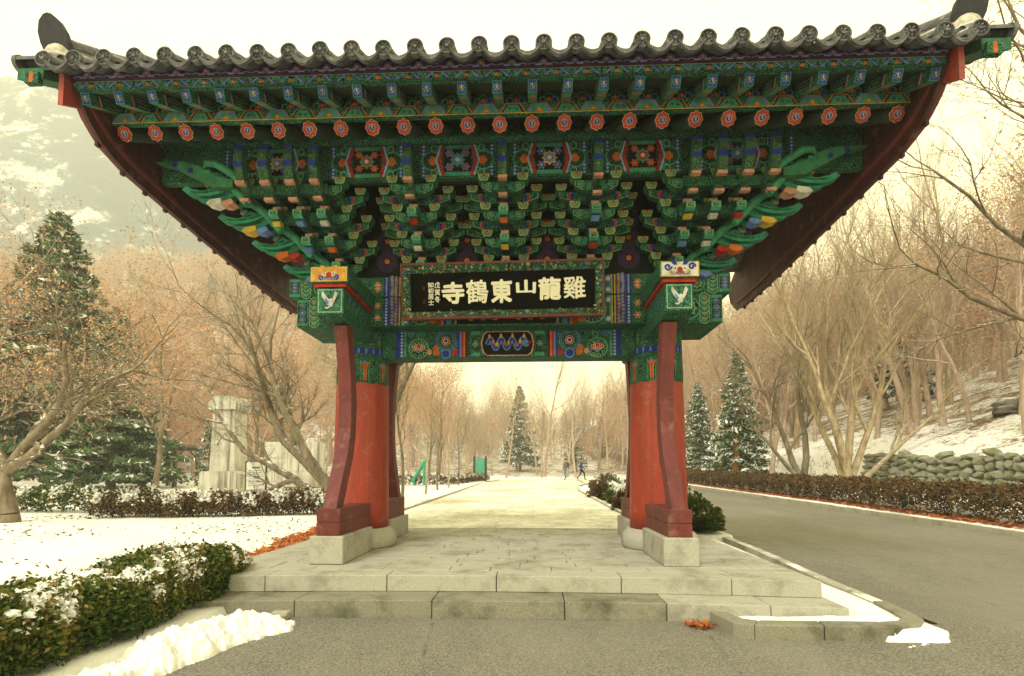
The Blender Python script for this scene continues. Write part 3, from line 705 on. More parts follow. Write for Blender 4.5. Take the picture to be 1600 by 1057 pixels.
# bracket clusters -------------------------------------------------
def yt(t): return -.44-.265*t
def zt_(t): return 4.20+.235*t
MOUTH = [OR, WH, RD, BLl, YL]
def arm_mesh(hl, h=.135, d=.10):
    mb = MB(); prof = [(-hl, h), (hl, h), (hl, h*.45)]
    for k in range(6): t = k/5; prof.append((hl-.02-(hl*.42)*t, h*.45*(1-math.sin(t*PI/2))+0*t))
    for k in range(6): t = 1-k/5; prof.append((-hl+.02+(hl*.42)*t, h*.45*(1-math.sin(t*PI/2))))
    prof.append((-hl, h*.45))
    mb.prism(prof, lambda u, v, w: (u, w, v), -d/2, d/2, (.022, .15, .075), G)
    p = Painter()
    for s in (-1, 1):
        p.disc(s*hl*.68, h*.62, h*.3, GP, 12); p.disc(s*hl*.68, h*.62, h*.24, GD, 12); p.disc(s*hl*.68, h*.62, h*.16, GL, 10)
        p.stroke([(s*hl*.97, h*.95), (s*hl*.97, h*.45), (s*hl*.6, h*.06)], .008, GP)
        for k in range(3): p.stroke([(s*hl*(.42-.07*k), h*.2), (s*hl*(.36-.07*k), h*.8)], .012, GL)
        p.rect(min(s*hl*.12, s*hl*.2), max(s*hl*.12, s*hl*.2), h*.1, h*.95, PU)
    p.emit(mb, lambda a, b, hh: (a, -d/2-hh, b))
    return mb.mesh('bracket_arm', M['paint'])
def block_mesh():
    mb = MB(); w, d, h = .075, .075, .10
    prof = [(-w, h), (w, h), (w, h*.55), (w*.68, 0), (-w*.68, 0), (-w, h*.55)]
    mb.prism(prof, lambda u, v, q: (u, q, v), -d, d, (.03, .20, .10), G)
    p = Painter(); p.poly([(-w*.9, h*.93), (w*.9, h*.93), (w*.9, h*.58), (w*.6, h*.08), (-w*.6, h*.08), (-w*.9, h*.58)], YL)
    p.poly([(-w*.78, h*.86), (w*.78, h*.86), (w*.78, h*.6), (w*.52, h*.16), (-w*.52, h*.16), (-w*.78, h*.6)], GL)
    p.poly([(-w*.5, h*.75), (0, h*.35), (w*.5, h*.75), (w*.3, h*.75), (0, h*.52), (-w*.3, h*.75)], OR); p.disc(0, h*.78, w*.2, RD, 8)
    p.emit(mb, lambda a, b, hh: (a, -d-hh, b))
    return mb.mesh('bearing_block', M['paint'])
def tongue_mesh(ci):
    """arm running out of the wall, ending in a hooked tongue with a bright mouth under it."""
    mb = MB(); wv = .052
    prof = [(.0, .15), (-.06, .16), (-.14, .13), (-.2, .06), (-.235, .075), (-.24, .03), (-.2, -.035), (-.12, -.045), (-.05, -.01), (0, .0)]
    mb.prism(prof, lambda u, v, w: (w, u, v), -wv, wv, (.025, .22, .12), (.02, .16, .1))
    mb.prism([(-.238, .08), (-.29, .055), (-.29, -.02), (-.24, -.045), (-.225, .0)], lambda u, v, w: (w, u, v), -wv*1.15, wv*1.15, GL, G)
    p = Painter(); p.poly([(-.05, -.02), (.05, -.02), (.05, .03), (0, .058), (-.05, .03)], GP); p.poly([(-.036, -.012), (.036, -.012), (.036, .025), (0, .045), (-.036, .025)], G); p.scroll(0, .012, .02, GP, .006)
    p.emit(mb, lambda a, b, h: (a, -.2905-h, b))
    mb.prism([(-.13, .162), (-.2, .135), (-.2, .10), (-.13, .11)], lambda u, v, w: (w, u, v), -wv*.95, wv*.95, PK)
    mb.prism([(-.10, -.04), (-.19, -.05), (-.215, -.085), (-.16, -.11), (-.09, -.085)], lambda u, v, w: (w, u, v), -wv*.9, wv*.9, MOUTH[ci])
    for s in (-1, 1): mb.prism([(0, .13), (-.1, .13), (-.1, .11), (0, .11)], lambda u, v, w: (w, u, v), s*wv*1.02, s*wv*1.06, BLl); 
    return mb.mesh('bracket_tongue', M['paint'])
def horn_mesh():
    mb = MB(); wv = .05
    up = [(0, .0), (-.1, .02), (-.17, .08), (-.22, .18), (-.25, .29), (-.29, .39)]
    lo = [(-.29, .39), (-.32, .27), (-.31, .15), (-.26, .02), (-.18, -.05), (-.08, -.08), (0, -.08)]
    prof = up+lo[1:]
    mb.prism(prof, lambda u, v, w: (w, u, v), -wv, wv, (.07, .16, .06), (.05, .2, .09))
    for (a, b) in ((-.316, .16),):
        mb.prism([(a-.004, b-.035), (a-.008, b+.025), (a+.04, b)], lambda u, v, w: (w, u, v), -wv*1.06, wv*1.06, BL)
    mb.box(-wv*1.05, wv*1.05, -.305, -.27, .34, .385, BL)
    mb.box(-wv*1.1, wv*1.1, -.265, -.2, -.05, -.01, PK)
    mb.prism([(0, -.08), (-.1, -.085), (-.14, -.15), (-.05, -.19), (0, -.17)], lambda u, v, w: (w, u, v), -wv, wv, (.02, .13, .09), G)
    mb.box(-wv*1.08, wv*1.08, -.15, -.09, -.2, -.165, PK)
    return mb.mesh('horn', M['paint'])
ARM_S, ARM_L, ARM_X = arm_mesh(.27), arm_mesh(.45), arm_mesh(.57)
BLOCK = block_mesh(); TONGUE = [tongue_mesh(i) for i in range(5)]; HORN = horn_mesh()
def spine(cx, tmax=3):
    mb = MB()
    for t in range(tmax+1):
        mb.box(cx-.05, cx+.05, yt(t)+.02, -.26, zt_(t)+.01, zt_(t)+.16, (.018, .12, .07))
    return mb
tk = 0
def cluster(cx, corner=0):
    global tk
    ro = spine(cx).build('bracket_cluster', M['paint'], gate)
    for t in range(4):
        z = zt_(t)
        link(ARM_S, 'bracket_arm', ro, (cx, yt(t), z))
        for s in (-1, 1):
            if not (corner and s == corner): link(BLOCK, 'bearing_block', ro, (cx+s*.245, yt(t), z+.136))
        if t > 0:
            link(ARM_L, 'bracket_arm', ro, (cx, yt(t-1), z))
            for s in (-1, 1):
                if not (corner and s == corner): link(BLOCK, 'bearing_block', ro, (cx+s*.42, yt(t-1), z+.136))
                link(MB().box(-.03, .03, -.04, .04, -.035, .075, RD if s < 0 else BL).mesh('bracket_wedge', M['paint']) if 0 else WEDGE[s], 'bracket_wedge', ro, (cx+s*.30, yt(t-1)-.055, z+.03))
        if t > 1 and not corner:
            link(ARM_X, 'bracket_arm', ro, (cx, yt(t-2)+.01, z+.02))
            for s in (-1, 1): link(BLOCK, 'bearing_block', ro, (cx+s*.545, yt(t-2)+.01, z+.156))
        if t < 3:
            link(TONGUE[tk % 5], 'bracket_tongue', ro, (cx, yt(t)-.02, z+.02)); tk += 1
        else: link(HORN, 'horn', ro, (cx, yt(t)-.02, z+.10))
    return ro
WEDGE = {s: MB().box(-.035, .0, -.012, .012, 0, .07, RD).box(.0, .035, -.012, .012, 0, .07, BL).mesh('bracket_wedge', M['paint']) if s < 0 else
            MB().box(-.035, .0, -.012, .012, 0, .07, BL).box(.0, .035, -.012, .012, 0, .07, RD).mesh('bracket_wedge', M['paint']) for s in (-1, 1)}
for cx in (-1.16, 0, 1.16): cluster(cx)
def wing_mesh(s, L):
    """long side arm seen in profile: a curling vine with big upturned tongues, reaching outward along x by L."""
    mb = MB(); d = .05
    f = lambda u, v, w: (s*u, w, v)
    bar = [(-.1, .0), (L-.35, .0), (L-.25, .03), (L-.25, .13), (-.1, .13)]
    mb.prism(bar, f, -d*.8, d*.8, (.015, .10, .06), (.02, .13, .07))
    # main tongue, like a banana leaf with a cut end
    tp = [(L-.42, .10), (L-.30, .035), (L-.15, -.005), (L+.0, -.01), (L+.17, .03), (L+.235, .075), (L+.185, .125), (L+.12, .09), (L-.02, .06), (L-.15, .075), (L-.27, .115), (L-.36, .16)]
    mb.prism(tp, f, -d*1.3, d*1.3, (.03, .28, .15), (.035, .33, .18))
    mb.prism([(L+.15, .04), (L+.235, .078), (L+.185, .128), (L+.115, .088)], f, -d*1.36, d*1.36, GP, GL)
    mb.prism([(L-.36, .10), (L-.25, .06), (L-.1, .03), (L+.05, .03), (L+.12, .05), (L+.0, .045), (L-.15, .055), (L-.28, .1)], f, -d*1.4, d*1.4, BK, (.01, .07, .04))
    # small tongue below and bud colours
    mb.prism([(L-.5, .02), (L-.36, -.05), (L-.2, -.085), (L-.02, -.07), (L+.06, -.03), (L-.08, -.035), (L-.24, -.03), (L-.38, .02)], f, -d, d, (.025, .22, .12), (.025, .24, .14))
    # curling vine above
    vine = [(L-.62, -.12), (L-.5, .0), (L-.38, .14), (L-.22, .25), (L-.10, .26), (L-.05, .20), (L-.09, .145), (L-.15, .16), (L-.15, .20)]
    mb.tube([(s*a, -d*1.1, b) for a, b in vine], [.045, .048, .05, .048, .044, .038, .032, .026, .018], 10, (.06, .32, .17))
    mb.tube([(s*a, -d*1.0, b) for a, b in ((L-.30, .10), (L-.2, .14), (L-.12, .10), (L-.06, .04))], [.026, .028, .022, .01], 6, (.03, .2, .12))
    mb.box(*sorted((s*(L-.13), s*(L-.07))), -d*1.5, d*1.5, .115, .15, PK)
    return mb
WC = [[BLl, OR], [OR, RD], [YL, BLl], [WH, PK]]
for sx in (-1, 1):
    cx0 = sx*2.32
    ro = cluster(cx0, sx)
    for t in range(4):
        z = zt_(t)
        for k in range(1, t+1):
            x = cx0+sx*.31*k
            link(spine(0, 0).mesh('bracket_spine', M['paint']) if 0 else SPN[t] if 0 else BLOCK, 'bearing_block', ro, (x, yt(t), z+.136))
            sp = MB().box(x-.045, x+.045, yt(t)+.02, -.26, z+.01, z+.15, (.015, .10, .06)).build('bracket_spine', M['paint'], ro)
            if t < 3: link(TONGUE[(tk+k) % 5], 'bracket_tongue', ro, (x, yt(t)-.02, z+.02))
            else: link(HORN, 'horn', ro, (x, yt(t)-.02, z+.10), scale=(1.05, 1, 1.05))
        L = .60+.31*t
        wm = wing_mesh(sx, L)
        c1, c2 = WC[t]
        w = wm.build('bracket_wing', M['paint'], ro); w.location = Vector((cx0, yt(t)-.06, z))-wl(ro); WL[w.name] = Vector((cx0, yt(t)-.06, z))
        bd = MB(); f = lambda u, v, q: (sx*u, q, v)
        bd.prism([(L-.28, -.05), (L-.14, -.075), (L-.10, -.12), (L-.2, -.15), (L-.3, -.11)], f, -.09, .05, c1)
        bd.prism([(L-.42, -.06), (L-.31, -.09), (L-.30, -.14), (L-.38, -.15), (L-.45, -.11)], f, -.085, .05, c2)
        b = bd.build('lotus_bud', M['paint'], ro); b.location = Vector((cx0, yt(t)-.06, z))-wl(ro)
    # long upper horn sweeping to the purlin end
    L = 1.60
    mb = MB(); f = lambda u, v, q: (sx*u, q, v)
    mb.prism([(L-.55, .02), (L-.3, .03), (L-.05, .16), (L+.2, .30), (L+.46, .37), (L+.1, .37), (L-.15, .29), (L-.35, .16), (L-.55, .12)], f, -.06, .04, (.06, .2, .08), (.05, .24, .11))
    for u, v in ((L+.2, .33), (L-.0, .25)): mb.box(*sorted((sx*(u-.03), sx*(u+.03))), -.064, .044, v-.03, v+.03, BL)
    mb.tube([(sx*a, -.05, b) for a, b in ((L-.7, .05), (L-.5, .22), (L-.32, .33), (L-.2, .34), (L-.15, .27), (L-.2, .22), (L-.25, .25))], [.045, .048, .046, .042, .036, .028, .018], 10, (.06, .32, .17))
    h = mb.build('upper_horn', M['paint'], ro); h.location = Vector((cx0, yt(3)-.16, zt_(3)+.02))-wl(ro)

# rafters with painted rosettes -----------------------------------
NR = 25
xr = [-4.32+8.64*i/(NR-1) for i in range(NR)]
rp0, rp1 = Vector((0, -2.0, 5.285)), Vector((0, -.95, 5.93))
rd_ = (rp1-rp0); RL = rd_.length
rm = MB().tube([(0, 0, 0), (0, rd_.y, rd_.z)], [.077, .085], 14, (.05, .09, .06), caps=True)
pr_ = Painter()
for a in np.linspace(-2.4, 2.4, 7):
    for q in (.06, .2): pr_.disc(a*.08, q, .03, (.13, .25, .14) if q < .1 else (.16, .1, .06), 8)
RAFT = rm.mesh('rafter', M['paint'], False)
ros = MB(); p = Painter()
p.disc(0, 0, .084, YL, 20); p.disc(0, 0, .079, GD, 20)
p.p.clear()
for k in range(8): p.disc(.057*math.cos(2*PI*k/8), .057*math.sin(2*PI*k/8), .0275, (.72, .5, .3), 10)
p.disc(0, 0, .055, (.25, .35, .5), 16)
for k in range(8): p.disc(.056*math.cos(2*PI*k/8), .056*math.sin(2*PI*k/8), .0225, RD, 10); p.petal(.036*math.cos(2*PI*k/8), .036*math.sin(2*PI*k/8), 2*PI*k/8, .03, .012, OR)
p.disc(0, 0, .036, BP, 10); p.disc(0, 0, .03, BL, 10); p.stroke([(-.012, .016), (.01, .016), (-.006, -.002), (.012, -.016)], .008, YL); p.disc(0, 0, .008, YL, 6)
tn = Vector((0, -rd_.z, rd_.y)).normalized(); tf = -rd_.normalized()
p.emit(ros, lambda a, b, h: tuple(Vector((a, 0, 0))+tn*b*1.0+tf*(.002+h)))
ROS = ros.mesh('rosette', M['paint'])
for x in xr:
    o = link(RAFT, 'rafter', gate, (x, rp0.y, rp0.z)); link(ROS, 'rosette', o, (x, rp0.y, rp0.z))
# boards over the rafters
def sheet(name, pts, mat, col, parent, th=.03):
    mb = MB()
    mb.prism(pts, lambda u, v, w: (w, u, v), -4.44, 4.44, col)
    return mb.build(name, mat, parent)
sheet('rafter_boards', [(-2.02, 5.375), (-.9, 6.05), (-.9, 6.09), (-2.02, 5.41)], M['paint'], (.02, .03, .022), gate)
# lower eave strip with chevrons
o = MB().box(-4.43, 4.43, -2.06, -1.99, 5.365, 5.495, G).build('lower_eave_strip', M['paint'], gate)
p = Painter(); n = 30
for i in range(n):
    a = -4.43+8.86*(i+.5)/n; w = 4.43/n
    p.poly([(a-w, 5.38), (a+w, 5.38), (a+w*.55, 5.485), (a-w*.55, 5.485)], OR if i % 2 else (.4, .25, .06)); p.poly([(a-w*.9, 5.38), (a+w*.9, 5.38), (a+w*.48, 5.475), (a-w*.48, 5.475)], GD if i % 2 else BLl)
    p.poly([(a-w*.7, 5.38), (a+w*.7, 5.38), (a+w*.35, 5.465), (a-w*.35, 5.465)], GL); 
    if i % 2: p.scroll(a-w*.22, 5.415, .022, GD, .007); p.scroll(a+w*.22, 5.415, .022, GD, .007, sgn=-1)
    else: p.poly([(a-w*.3, 5.38), (a+w*.3, 5.38), (a, 5.44)], OR); p.disc(a, 5.40, .016, YL, 8)
p.rect(-4.43, 4.43, 5.366, 5.376, YL)
pm = MB(); p.emit(pm, front(-2.06)); pm.build('chevron_painting', M['paint'], o)
# flying rafters
NB = 25
xb = [-4.38+8.76*i/(NB-1) for i in range(NB)]
b0, b1 = Vector((0, -2.46, 5.362)), Vector((0, -1.75, 5.69))
bd = (b1-b0).normalized(); bn = Vector((0, -bd.z, bd.y))
mb = MB(); hw, hh = .048, .058
vs = [tuple(Vector((sx_*hw, 0, 0))+bn*(sz_*hh)+bd*q) for q in (0, (b1-b0).length) for sz_ in (-1, 1) for sx_ in (-1, 1)]
mb.add(vs[:], [(0, 1, 5, 4), (2, 6, 7, 3), (0, 4, 6, 2), (1, 3, 7, 5), (4, 5, 7, 6), (0, 2, 3, 1)], (.035, .17, .09))
p = Painter()
for s in (-1, 1):
    mp = (lambda s: lambda a, b, h: tuple(Vector((s*(hw+h), 0, 0))+bn*b+bd*a))(s)
    q = Painter(); q.rect(.02, .12, -hh*.9, hh*.9, G); q.rect(.125, .15, -hh*.9, hh*.9, PK); q.rect(.155, .175, -hh*.9, hh*.9, BL); q.rect(.19, .4, -hh*.9, hh*.9, GD); q.rect(.2, .39, -hh*.72, -hh*.5, GL); q.rect(.2, .39, hh*.5, hh*.72, GL)
    for k in range(4): q.scroll(.225+.045*k, 0, .02, (.25, .25, .2), .006)
    q.emit(mb, mp)
q = Painter(); q.rect(-hw, hw, .03, .12, GL); q.rect(-hw, hw, .125, .2, (.42, .24, .17)); q.rect(-hw, hw, .205, .42, (.12, .26, .12)); q.emit(mb, lambda a, b, h: tuple(Vector((a, 0, 0))-bn*(hh+h)+bd*b))
BUY = mb.mesh('flying_rafter', M['paint'])
fm = MB(); q = Painter(); q.rect(-hw, hw, -hh, hh, (.05, .24, .14)); q.rect(-hw*.82, hw*.82, -hh*.85, hh*.85, BL)
for k in range(8): q.petal(0, 0, PI*k/4, .044, .012, (.2, .28, .5))
q.disc(0, 0, .02, GD, 8); q.stroke([(-.01, .015), (.008, .012), (-.004, 0), (.012, -.016)], .009, YL)
q.emit(fm, lambda a, b, h: tuple(Vector((a, 0, 0))+bn*b-bd*(.001+h)))
FACE = fm.mesh('end_painting', M['paint'])
for x in xb:
    o = link(BUY, 'flying_rafter', gate, (x, b0.y, b0.z)); link(FACE, 'end_painting', o, (x, b0.y, b0.z))
e0 = b0+bn*(hh+.006); e1 = b1+bn*(hh+.006)
sheet('flying_rafter_boards', [(e0.y, e0.z), (e1.y, e1.z), (e1.y, e1.z+.03), (e0.y, e0.z+.03)], M['paint'], (.055, .085, .055), gate)
gm = MB(); p = Painter()
o = MB().box(-4.43, 4.43, -2.035, -2.0, 5.497, 5.66, GD).build('gap_board', M['paint'], gate)
for i in range(NB-1):
    a = (xb[i]+xb[i+1])/2; w = .135
    p.poly([(a-w, 5.5), (a+w, 5.5), (a+w*.6, 5.6), (a, 5.64), (a-w*.6, 5.6)], G); p.disc(a-w*.5, 5.53, .04, GP, 10); p.disc(a+w*.5, 5.53, .04, BLl, 10); p.disc(a-w*.5, 5.53, .028, GD, 10); p.disc(a+w*.5, 5.53, .028, BL, 10)
    p.disc(a, 5.56, .05, GL, 12); p.disc(a, 5.56, .04, GD, 12); p.flower(a, 5.535, .042, 5, RD, OR, PK, PI/2)
p.emit(gm, front(-2.035)); gm.build('gap_painting', M['paint'], o)
# upper eave strip and scalloped board under the tiles
o = MB().box(-4.44, 4.44, -2.52, -2.44, 5.425, 5.50, G).build('upper_eave_strip', M['paint'], gate)
p = Painter()
for i in range(29):
    a = -4.42+8.84*(i+.5)/29; w = .152
    p.poly([(a-w, 5.43), (a+w, 5.43), (a+w*.45, 5.495), (a-w*.45, 5.495)], PU); p.poly([(a-w*.86, 5.43), (a+w*.86, 5.43), (a+w*.36, 5.495), (a-w*.36, 5.495)], BLl); p.poly([(a-w*.66, 5.43), (a+w*.66, 5.43), (a+w*.2, 5.495), (a-w*.2, 5.495)], GD)
    p.scroll(a-.035, 5.455, .022, GL, .008); p.scroll(a+.035, 5.455, .022, GL, .008, sgn=-1); p.poly([(a-.03, 5.43), (a+.03, 5.43), (a, 5.47)], OR)
    p.scroll(a-w-.03, 5.47, .018, GL, .007); p.scroll(a-w+.03, 5.47, .018, GL, .007, sgn=-1)
p.rect(-4.44, 4.44, 5.494, 5.5, GP)
pm = MB(); p.emit(pm, front(-2.52)); pm.build('zigzag_painting', M['paint'], o)

# ------------------------------------------------------------------ roof
def zt(y): u = y+2.70; return 5.575+.52*u+.045*u*u
ND = 30
xd = [-4.60+9.20*i/(ND-1) for i in range(ND)]; pit = xd[1]-xd[0]
roof = empty('roof', (0, 0, 5.6), gate)
yl = [-2.70+2.70*i/12 for i in range(13)]
def pan(x0):   # a concave strip of pan tiles, built thick so the eave end shows
    mb = MB(); n = 8; w = pit/2
    for side in (0, 1):
        vs = []
        for yy in yl:
            for k in range(n+1):
                a = -1+2*k/n; vs.append((x0+a*w, yy, zt(yy)-.075*(1-a*a)-side*.03))
        fs = [(i*(n+1)+k, i*(n+1)+k+1, (i+1)*(n+1)+k+1, (i+1)*(n+1)+k) for i in range(len(yl)-1) for k in range(n)]
        mb.add(vs, fs if not side else [f[::-1] for f in fs])
    m = len(yl)*(n+1)
    mb.f += [(k, k+1, m+k+1, m+k) for k in range(n)]
    return mb
PANM = pan(0).mesh('pan_tiles', M['tile'], True)
mb = MB(); n = 10; rt = .085
vs = []
yc = [-2.72+2.72*i/36 for i in range(37)]
for i, yy in enumerate(yc):
    for k in range(n+1):
        a = PI*k/n; r_ = rt*(1.0 if i % 3 else .92); vs.append((math.cos(a)*r_, yy, zt(yy)-.002+math.sin(a)*r_))
mb.add(vs, [(i*(n+1)+k, i*(n+1)+k+1, (i+1)*(n+1)+k+1, (i+1)*(n+1)+k) for i in range(len(yc)-1) for k in range(n)])
ROWM = mb.mesh('cover_tile_row', M['tile'], True)
# end disc with lotus relief
mb = MB(); yf = -2.725; zc = zt(-2.72)+.028
def disc_fn(r, a, yy): return (r*math.cos(a), yy, zc+r*math.sin(a))
nn = 24; vs = []
for r_, yy in ((.083, -2.68), (.083, yf-.012), (.072, yf-.014), (.068, yf+.012)):
    vs += [disc_fn(r_, 2*PI*k/nn, yy) for k in range(nn)]
mb.add(vs, [(j*nn+k, j*nn+(k+1) % nn, (j+1)*nn+(k+1) % nn, (j+1)*nn+k) for j in range(3) for k in range(nn)]+[tuple(range(3*nn, 4*nn))[::-1]])
for k in range(8):
    a = 2*PI*k/8+.2
    mb.add([disc_fn(.018, a-.2, yf+.006), disc_fn(.045, a-.27, yf-.002), disc_fn(.064, a, yf-.004), disc_fn(.045, a+.27, yf-.002), disc_fn(.018, a+.2, yf+.006), disc_fn(.04, a, yf-.016)], [(0, 1, 5), (1, 2, 5), (2, 3, 5), (3, 4, 5), (4, 0, 5)])
mb.add([disc_fn(.016, 2*PI*k/8, yf-.016) for k in range(8)]+[disc_fn(.018, 2*PI*k/8, yf) for k in range(8)], [tuple(range(8))]+[(k, (k+1) % 8, (k+1) % 8+8, k+8) for k in range(8)])
DISCM = mb.mesh('end_disc', M['tile'])
# drip tile: a hanging crescent with a leafy relief
mb = MB(); n = 14; w = pit*.41
top = [(-w+2*w*k/n, zt(-2.7)-.075*(1-(-1+2*k/n)**2)+.004) for k in range(n+1)]
bot = [(u*.97, v-.062*(1-(u/w)**2*.45)) for u, v in top]
vs = [(u, -2.735-.0, v) for u, v in top]+[(u, -2.755, v) for u, v in bot]+[(u, -2.70, v) for u, v in top]+[(u, -2.715, v) for u, v in bot]
N = n+1
mb.add(vs, [(k, k+1, N+k+1, N+k) for k in range(n)]+[(2*N+k+1, 2*N+k, 3*N+k, 3*N+k+1) for k in range(n)]+[(N+k, N+k+1, 3*N+k+1, 3*N+k) for k in range(n)]+[(k+1, k, 2*N+k, 2*N+k+1) for k in range(n)])
for k in range(1, n):
    for q in (.3, .68):
        u = top[k][0]; v = top[k][1]*(1-q)+bot[k][1]*q; yy = -2.739-.02*q; e = .008
        mb.add([(u-e, yy, v), (u, yy-.006, v-e), (u+e, yy, v), (u, yy-.006, v+e)], [(0, 1, 2, 3)])
DRIPM = mb.mesh('drip_tile', M['tile'])
for i, x in enumerate(xd):
    o = link(ROWM, 'cover_tile_row', roof, (x, 0, 0)); link(DISCM, 'end_disc', o, (x, 0, rnd.uniform(-.006, .006)))
    if i < ND-1:
        xm = x+pit/2; o = link(PANM, 'pan_tiles', roof, (xm, 0, 0)); link(DRIPM, 'drip_tile', o, (xm+rnd.uniform(-.006, .006), 0, rnd.uniform(-.005, .004)))
# scalloped board following the pans
mb = MB(); cols = []
prof = []
for i in range(ND-1):
    for k in range(9):
        a = -1+2*k/8; prof.append((xd[i]+pit/2+a*pit/2, zt(-2.56)-.04-.07*(1-a*a)))
pp = [(u, 5.502) for u, v in (prof[-1], prof[0])]
lowv = [(-4.53, 5.503), (4.53, 5.503)]
vs, fs = [], []
pf = [q for q in prof if abs(q[0]) <= 4.47]
for yy in (-2.555, -2.50):
    vs += [(u, yy, 5.503) for u, v in pf]+[(u, yy, max(v, 5.51)) for u, v in pf]
K = len(pf)
fs = [(i, i+1, K+i+1, K+i) for i in range(K-1)]+[(2*K+i+1, 2*K+i, 3*K+i, 3*K+i+1) for i in range(K-1)]+[(i+1, i, 2*K+i, 2*K+i+1) for i in range(K-1)]
mb.add(vs, fs, (.10, .018, .05))
p = Painter()
for i in range(1, ND-1):
    x = xd[i]; z = 5.548
    for s in (-1, 1):
        p.stroke([(x+s*.02, z-.03), (x+s*.07, z-.028), (x+s*.11, z-.015), (x+s*.15, z-.03)], .014, BLl); p.stroke([(x+s*.02, z-.036), (x+s*.08, z-.036)], .008, BP); p.petal(x, z, PI/2-s*.7, .05, .04, PU); p.petal(x, z, -PI/2+s*.9, .055, .04, BLl)
    p.disc(x, z, .036, BLl, 10); p.disc(x, z, .03, PU, 10); p.flower(x, z-.004, .026, 6, OR, PK, YL)
p.emit(mb, front(-2.555)); mb.build('scalloped_board', M['paint'], roof)
# back slope, main ridge
mb = MB()
for s in (1,):
    vs = [(xx, -yy, zt(yy)) for yy in yl for xx in (-4.95, 4.95)]; mb.add(vs, [(i*2, i*2+1, i*2+3, i*2+2) for i in range(len(yl)-1)])
    vs = [(xx, -yy, zt(yy)-.18) for yy in yl for xx in (-4.95, 4.95)]; mb.add(vs, [(i*2, i*2+2, i*2+3, i*2+1) for i in range(len(yl)-1)])
mb.add([(-4.95, 2.7, 5.42), (4.95, 2.7, 5.42), (4.95, 2.7, 5.6), (-4.95, 2.7, 5.6)], [(0, 1, 2, 3)])
mb.build('back_slope', M['tile'], roof)
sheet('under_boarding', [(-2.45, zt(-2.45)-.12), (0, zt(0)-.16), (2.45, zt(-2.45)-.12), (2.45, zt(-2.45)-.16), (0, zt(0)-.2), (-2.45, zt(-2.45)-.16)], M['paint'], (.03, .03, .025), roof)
MB().box(-4.8, 4.8, -.16, .16, zt(0)-.05, zt(0)+.3, b=.03).build('main_ridge', M['tile'], roof)
